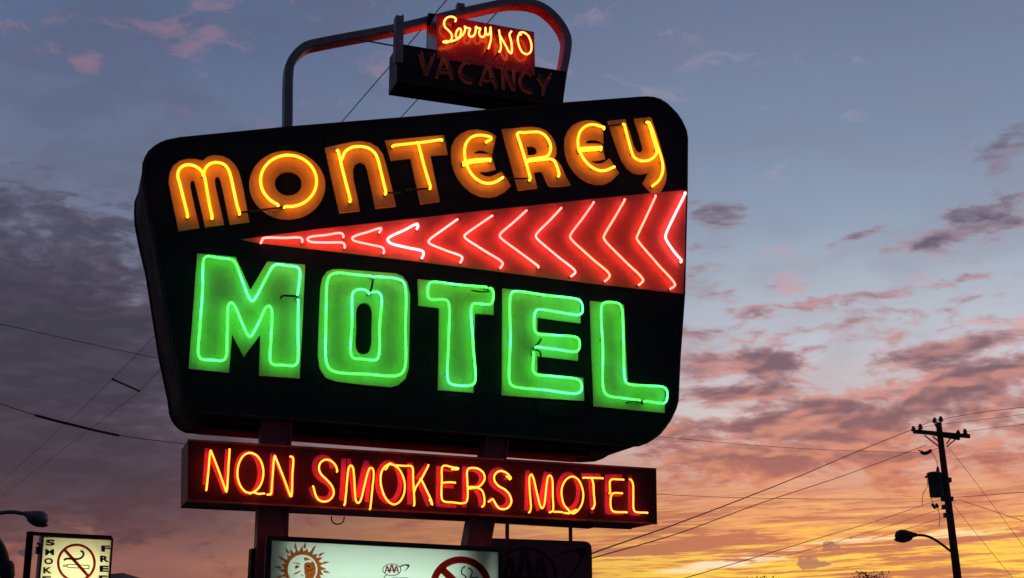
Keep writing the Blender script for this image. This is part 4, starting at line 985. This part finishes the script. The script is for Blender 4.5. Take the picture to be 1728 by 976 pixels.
# ------------------------------------------------------------------ overhead wires
def wire(pts, label, r=.012, group=None, name='overhead_wire', thick=None):
    """pts: (px, py, distance)"""
    P = [far(*p) for p in pts]; o0 = P[0].copy(); root = None
    Q = catmull([p - o0 for p in P], False, 1.0) if len(P) > 2 else [p - o0 for p in P]
    bm = bmesh.new(); tube(bm, Q, r, 5); o = link_mesh(name, bm, M_wire, None); o.location = o0
    tag(o, label, 'wire', group); return o
GP = 'overhead wires crossing the sky'
def hz(px, py, h):           # distance of a horizontal plane h above the camera
    d = ray(px, py); return h / d.z * d.y
def hw(pts, h): return [(x, y, hz(x, y, h)) for x, y in pts]
wire(hw([(-60, 868), (0, 815), (95, 730), (190, 640), (266, 562), (400, 414), (577, 206), (664, 105), (754, 0), (800, -55)], 7.6), 'steep wire left of the sign, upper one of the pair held by a short spacer', .007, GP)
wire(hw([(-60, 886), (0, 840), (120, 748), (235, 660), (276, 617), (450, 440), (678, 197), (829, 32), (900, -48)], 7.6), 'steep wire left of the sign, lower one of the pair held by a short spacer', .007, GP)
sp = [far(190, 640, hz(190, 640, 7.6)), far(235, 660, hz(235, 660, 7.6))]
bm = bmesh.new(); tube(bm, [Vector((0, 0, 0)), sp[1] - sp[0]], .035, 8)
o = link_mesh('wire_spacer', bm, M_wire); o.location = sp[0]; tag(o, 'short dark spacer bar joining the two steep wires left of the sign', 'spacer')
wire([(-60, 536, 30), (0, 547, 31), (140, 578, 33), (272, 606, 35), (700, 690, 42), (1110, 737, 47), (1350, 757, 50), (1565, 765, 53)], 'thin wire high at left, running behind the sign to the fuse beside the pole', .008, GP)
w = wire([(-60, 662, 30), (5, 683, 31), (60, 701, 31.5), (130, 719, 32), (200, 735, 33), (310, 749, 34), (700, 795, 42), (1110, 834, 47), (1350, 842, 50), (1592, 842, 53)], 'thin wire low across the sky at left, with a thick black sleeve', .009, GP)
P = [far(*p) - w.location for p in ((60, 701, 31.5), (95, 710.5, 31.8), (130, 719, 32), (165, 727.5, 32.5), (200, 735, 33))]
bm = bmesh.new(); tube(bm, catmull(P, False, .3), .032, 8); link_mesh('sleeve', bm, M_wire, w)
wire([(960, 952, 22), (1000, 934, 23.5), (1140, 885, 29), (1335, 809.6, 39), (1450, 761, 46), (1542, 724, 53)], 'heavy wire rising to the left end of the pole crossarm', .014, GP)
wire([(960, 955, 22), (1000, 942, 23.5), (1140, 902, 29), (1286, 848.6, 36), (1432, 800, 45), (1564, 751, 53)], 'wire rising just below the heavy one to the fuse beside the pole', .0115, GP)
wire([(1542, 724, 53), (1560, 716, 53), (1577, 710, 53), (1587.6, 708, 53), (1650, 697, 48), (1728, 687, 43), (1800, 677, 39)], 'topmost wire right of the pole top', .010, GP)
wire([(1553, 722, 53), (1570, 719, 53), (1600, 715, 51.5), (1660, 708, 48), (1728, 699.5, 44), (1800, 690, 40)], 'middle of the three wires right of the pole top', .008, GP)
wire([(1628.6, 729, 53), (1680, 722, 49), (1728, 716.4, 45), (1800, 707, 40)], 'lowest of the three wires at the right end of the crossarm', .008, GP)
wire([(1592, 842, 53), (1569, 849, 51), (1480, 879, 45), (1393.5, 904.7, 39), (1270, 942, 33), (1154.6, 976, 28), (1090, 994, 26)], 'long service wire dropping left from the middle of the pole', .009, GP)
wire([(1596, 857, 53), (1560, 868, 50), (1510, 885, 46), (1440, 906, 42), (1330, 938, 37)], 'faint service wire just under the long one left of the pole', .007, GP)
wire([(1597, 872, 53), (1570, 880, 51), (1524, 895, 47), (1470, 910, 44)], 'short faint wire above the lamp head left of the pole', .008, GP)
wire([(1604, 840, 53), (1660, 836, 49), (1728, 831, 44), (1800, 826, 40)], 'nearly level wire right of the pole middle', .009, GP)
wire([(1609, 848, 53), (1614, 843.7, 52.6), (1640, 851, 50), (1728, 880, 42), (1800, 903, 37)], 'drooping thick wire going down right from the pole middle', .010, GP)
wire([(1599.8, 754, 53), (1645, 812, 51), (1728, 923, 48), (1800, 1020, 46)], 'long guy wire slanting down right from under the crossarm', .008, GP)
wire([(1609, 853, 53), (1655, 910, 51), (1709, 976, 49), (1760, 1040, 48)], 'guy wire slanting down right from the pole middle', .008, GP)

# ------------------------------------------------------------------ trees, only their tops show
def tree(px, py, dist, label, crown_r, n, seed):
    rnd = random.Random(seed)
    top = far(px, py, dist); base = Vector((top.x, top.y, 0)); h = top.z
    r_ = empty('tree', base); tag(r_, label, 'tree', 'trees on the horizon')
    bm = bmesh.new(); tube(bm, [Vector((0, 0, 0)), Vector((.1, 0, h * .4)), Vector((0, .1, h * .8))], .22, 9, r2=.06)
    tips = []
    for i in range(26):
        a = rnd.uniform(0, 6.28); z0 = h * rnd.uniform(.3, .75); L = crown_r * rnd.uniform(.4, 1)
        e = Vector((math.cos(a) * L, math.sin(a) * L, min(h * .96, z0 + rnd.uniform(.2, .45) * h * (1.15 - L / crown_r * .6)))); s0 = Vector((.05, 0, z0))
        m_ = (s0 + e) / 2 + Vector((0, 0, -.1)); tube(bm, [s0, m_, e], .05, 5, r2=.012); tips += [e, m_, (e + m_) / 2]
    tips.append(Vector((0, 0, h * .97)))
    link_mesh('trunk', bm, M_bark, r_)
    bm = bmesh.new()
    for i in range(n):
        t_ = rnd.choice(tips); c_ = t_ + Vector((rnd.gauss(0, .28), rnd.gauss(0, .28), rnd.gauss(0, .2)))
        if c_.z > h: c_.z -= .45
        d_ = Vector((rnd.uniform(-1, 1), rnd.uniform(-1, 1), rnd.uniform(-.6, 1))).normalized(); s_ = d_.orthogonal().normalized() * rnd.uniform(.025, .05); q_ = d_ * rnd.uniform(.08, .16)
        bm.faces.new([bm.verts.new(v) for v in (c_ - q_, c_ + s_, c_ + q_, c_ - s_)])
    link_mesh('crown', bm, M_leaf, r_)
tree(1466, 965, 85, 'dark leafy tree top nearest to the utility pole at the bottom edge', 1.1, 1500, 3)
tree(1284, 972, 85, 'sparse twiggy tree top at the bottom edge, farther left of the utility pole', 1.0, 420, 5)
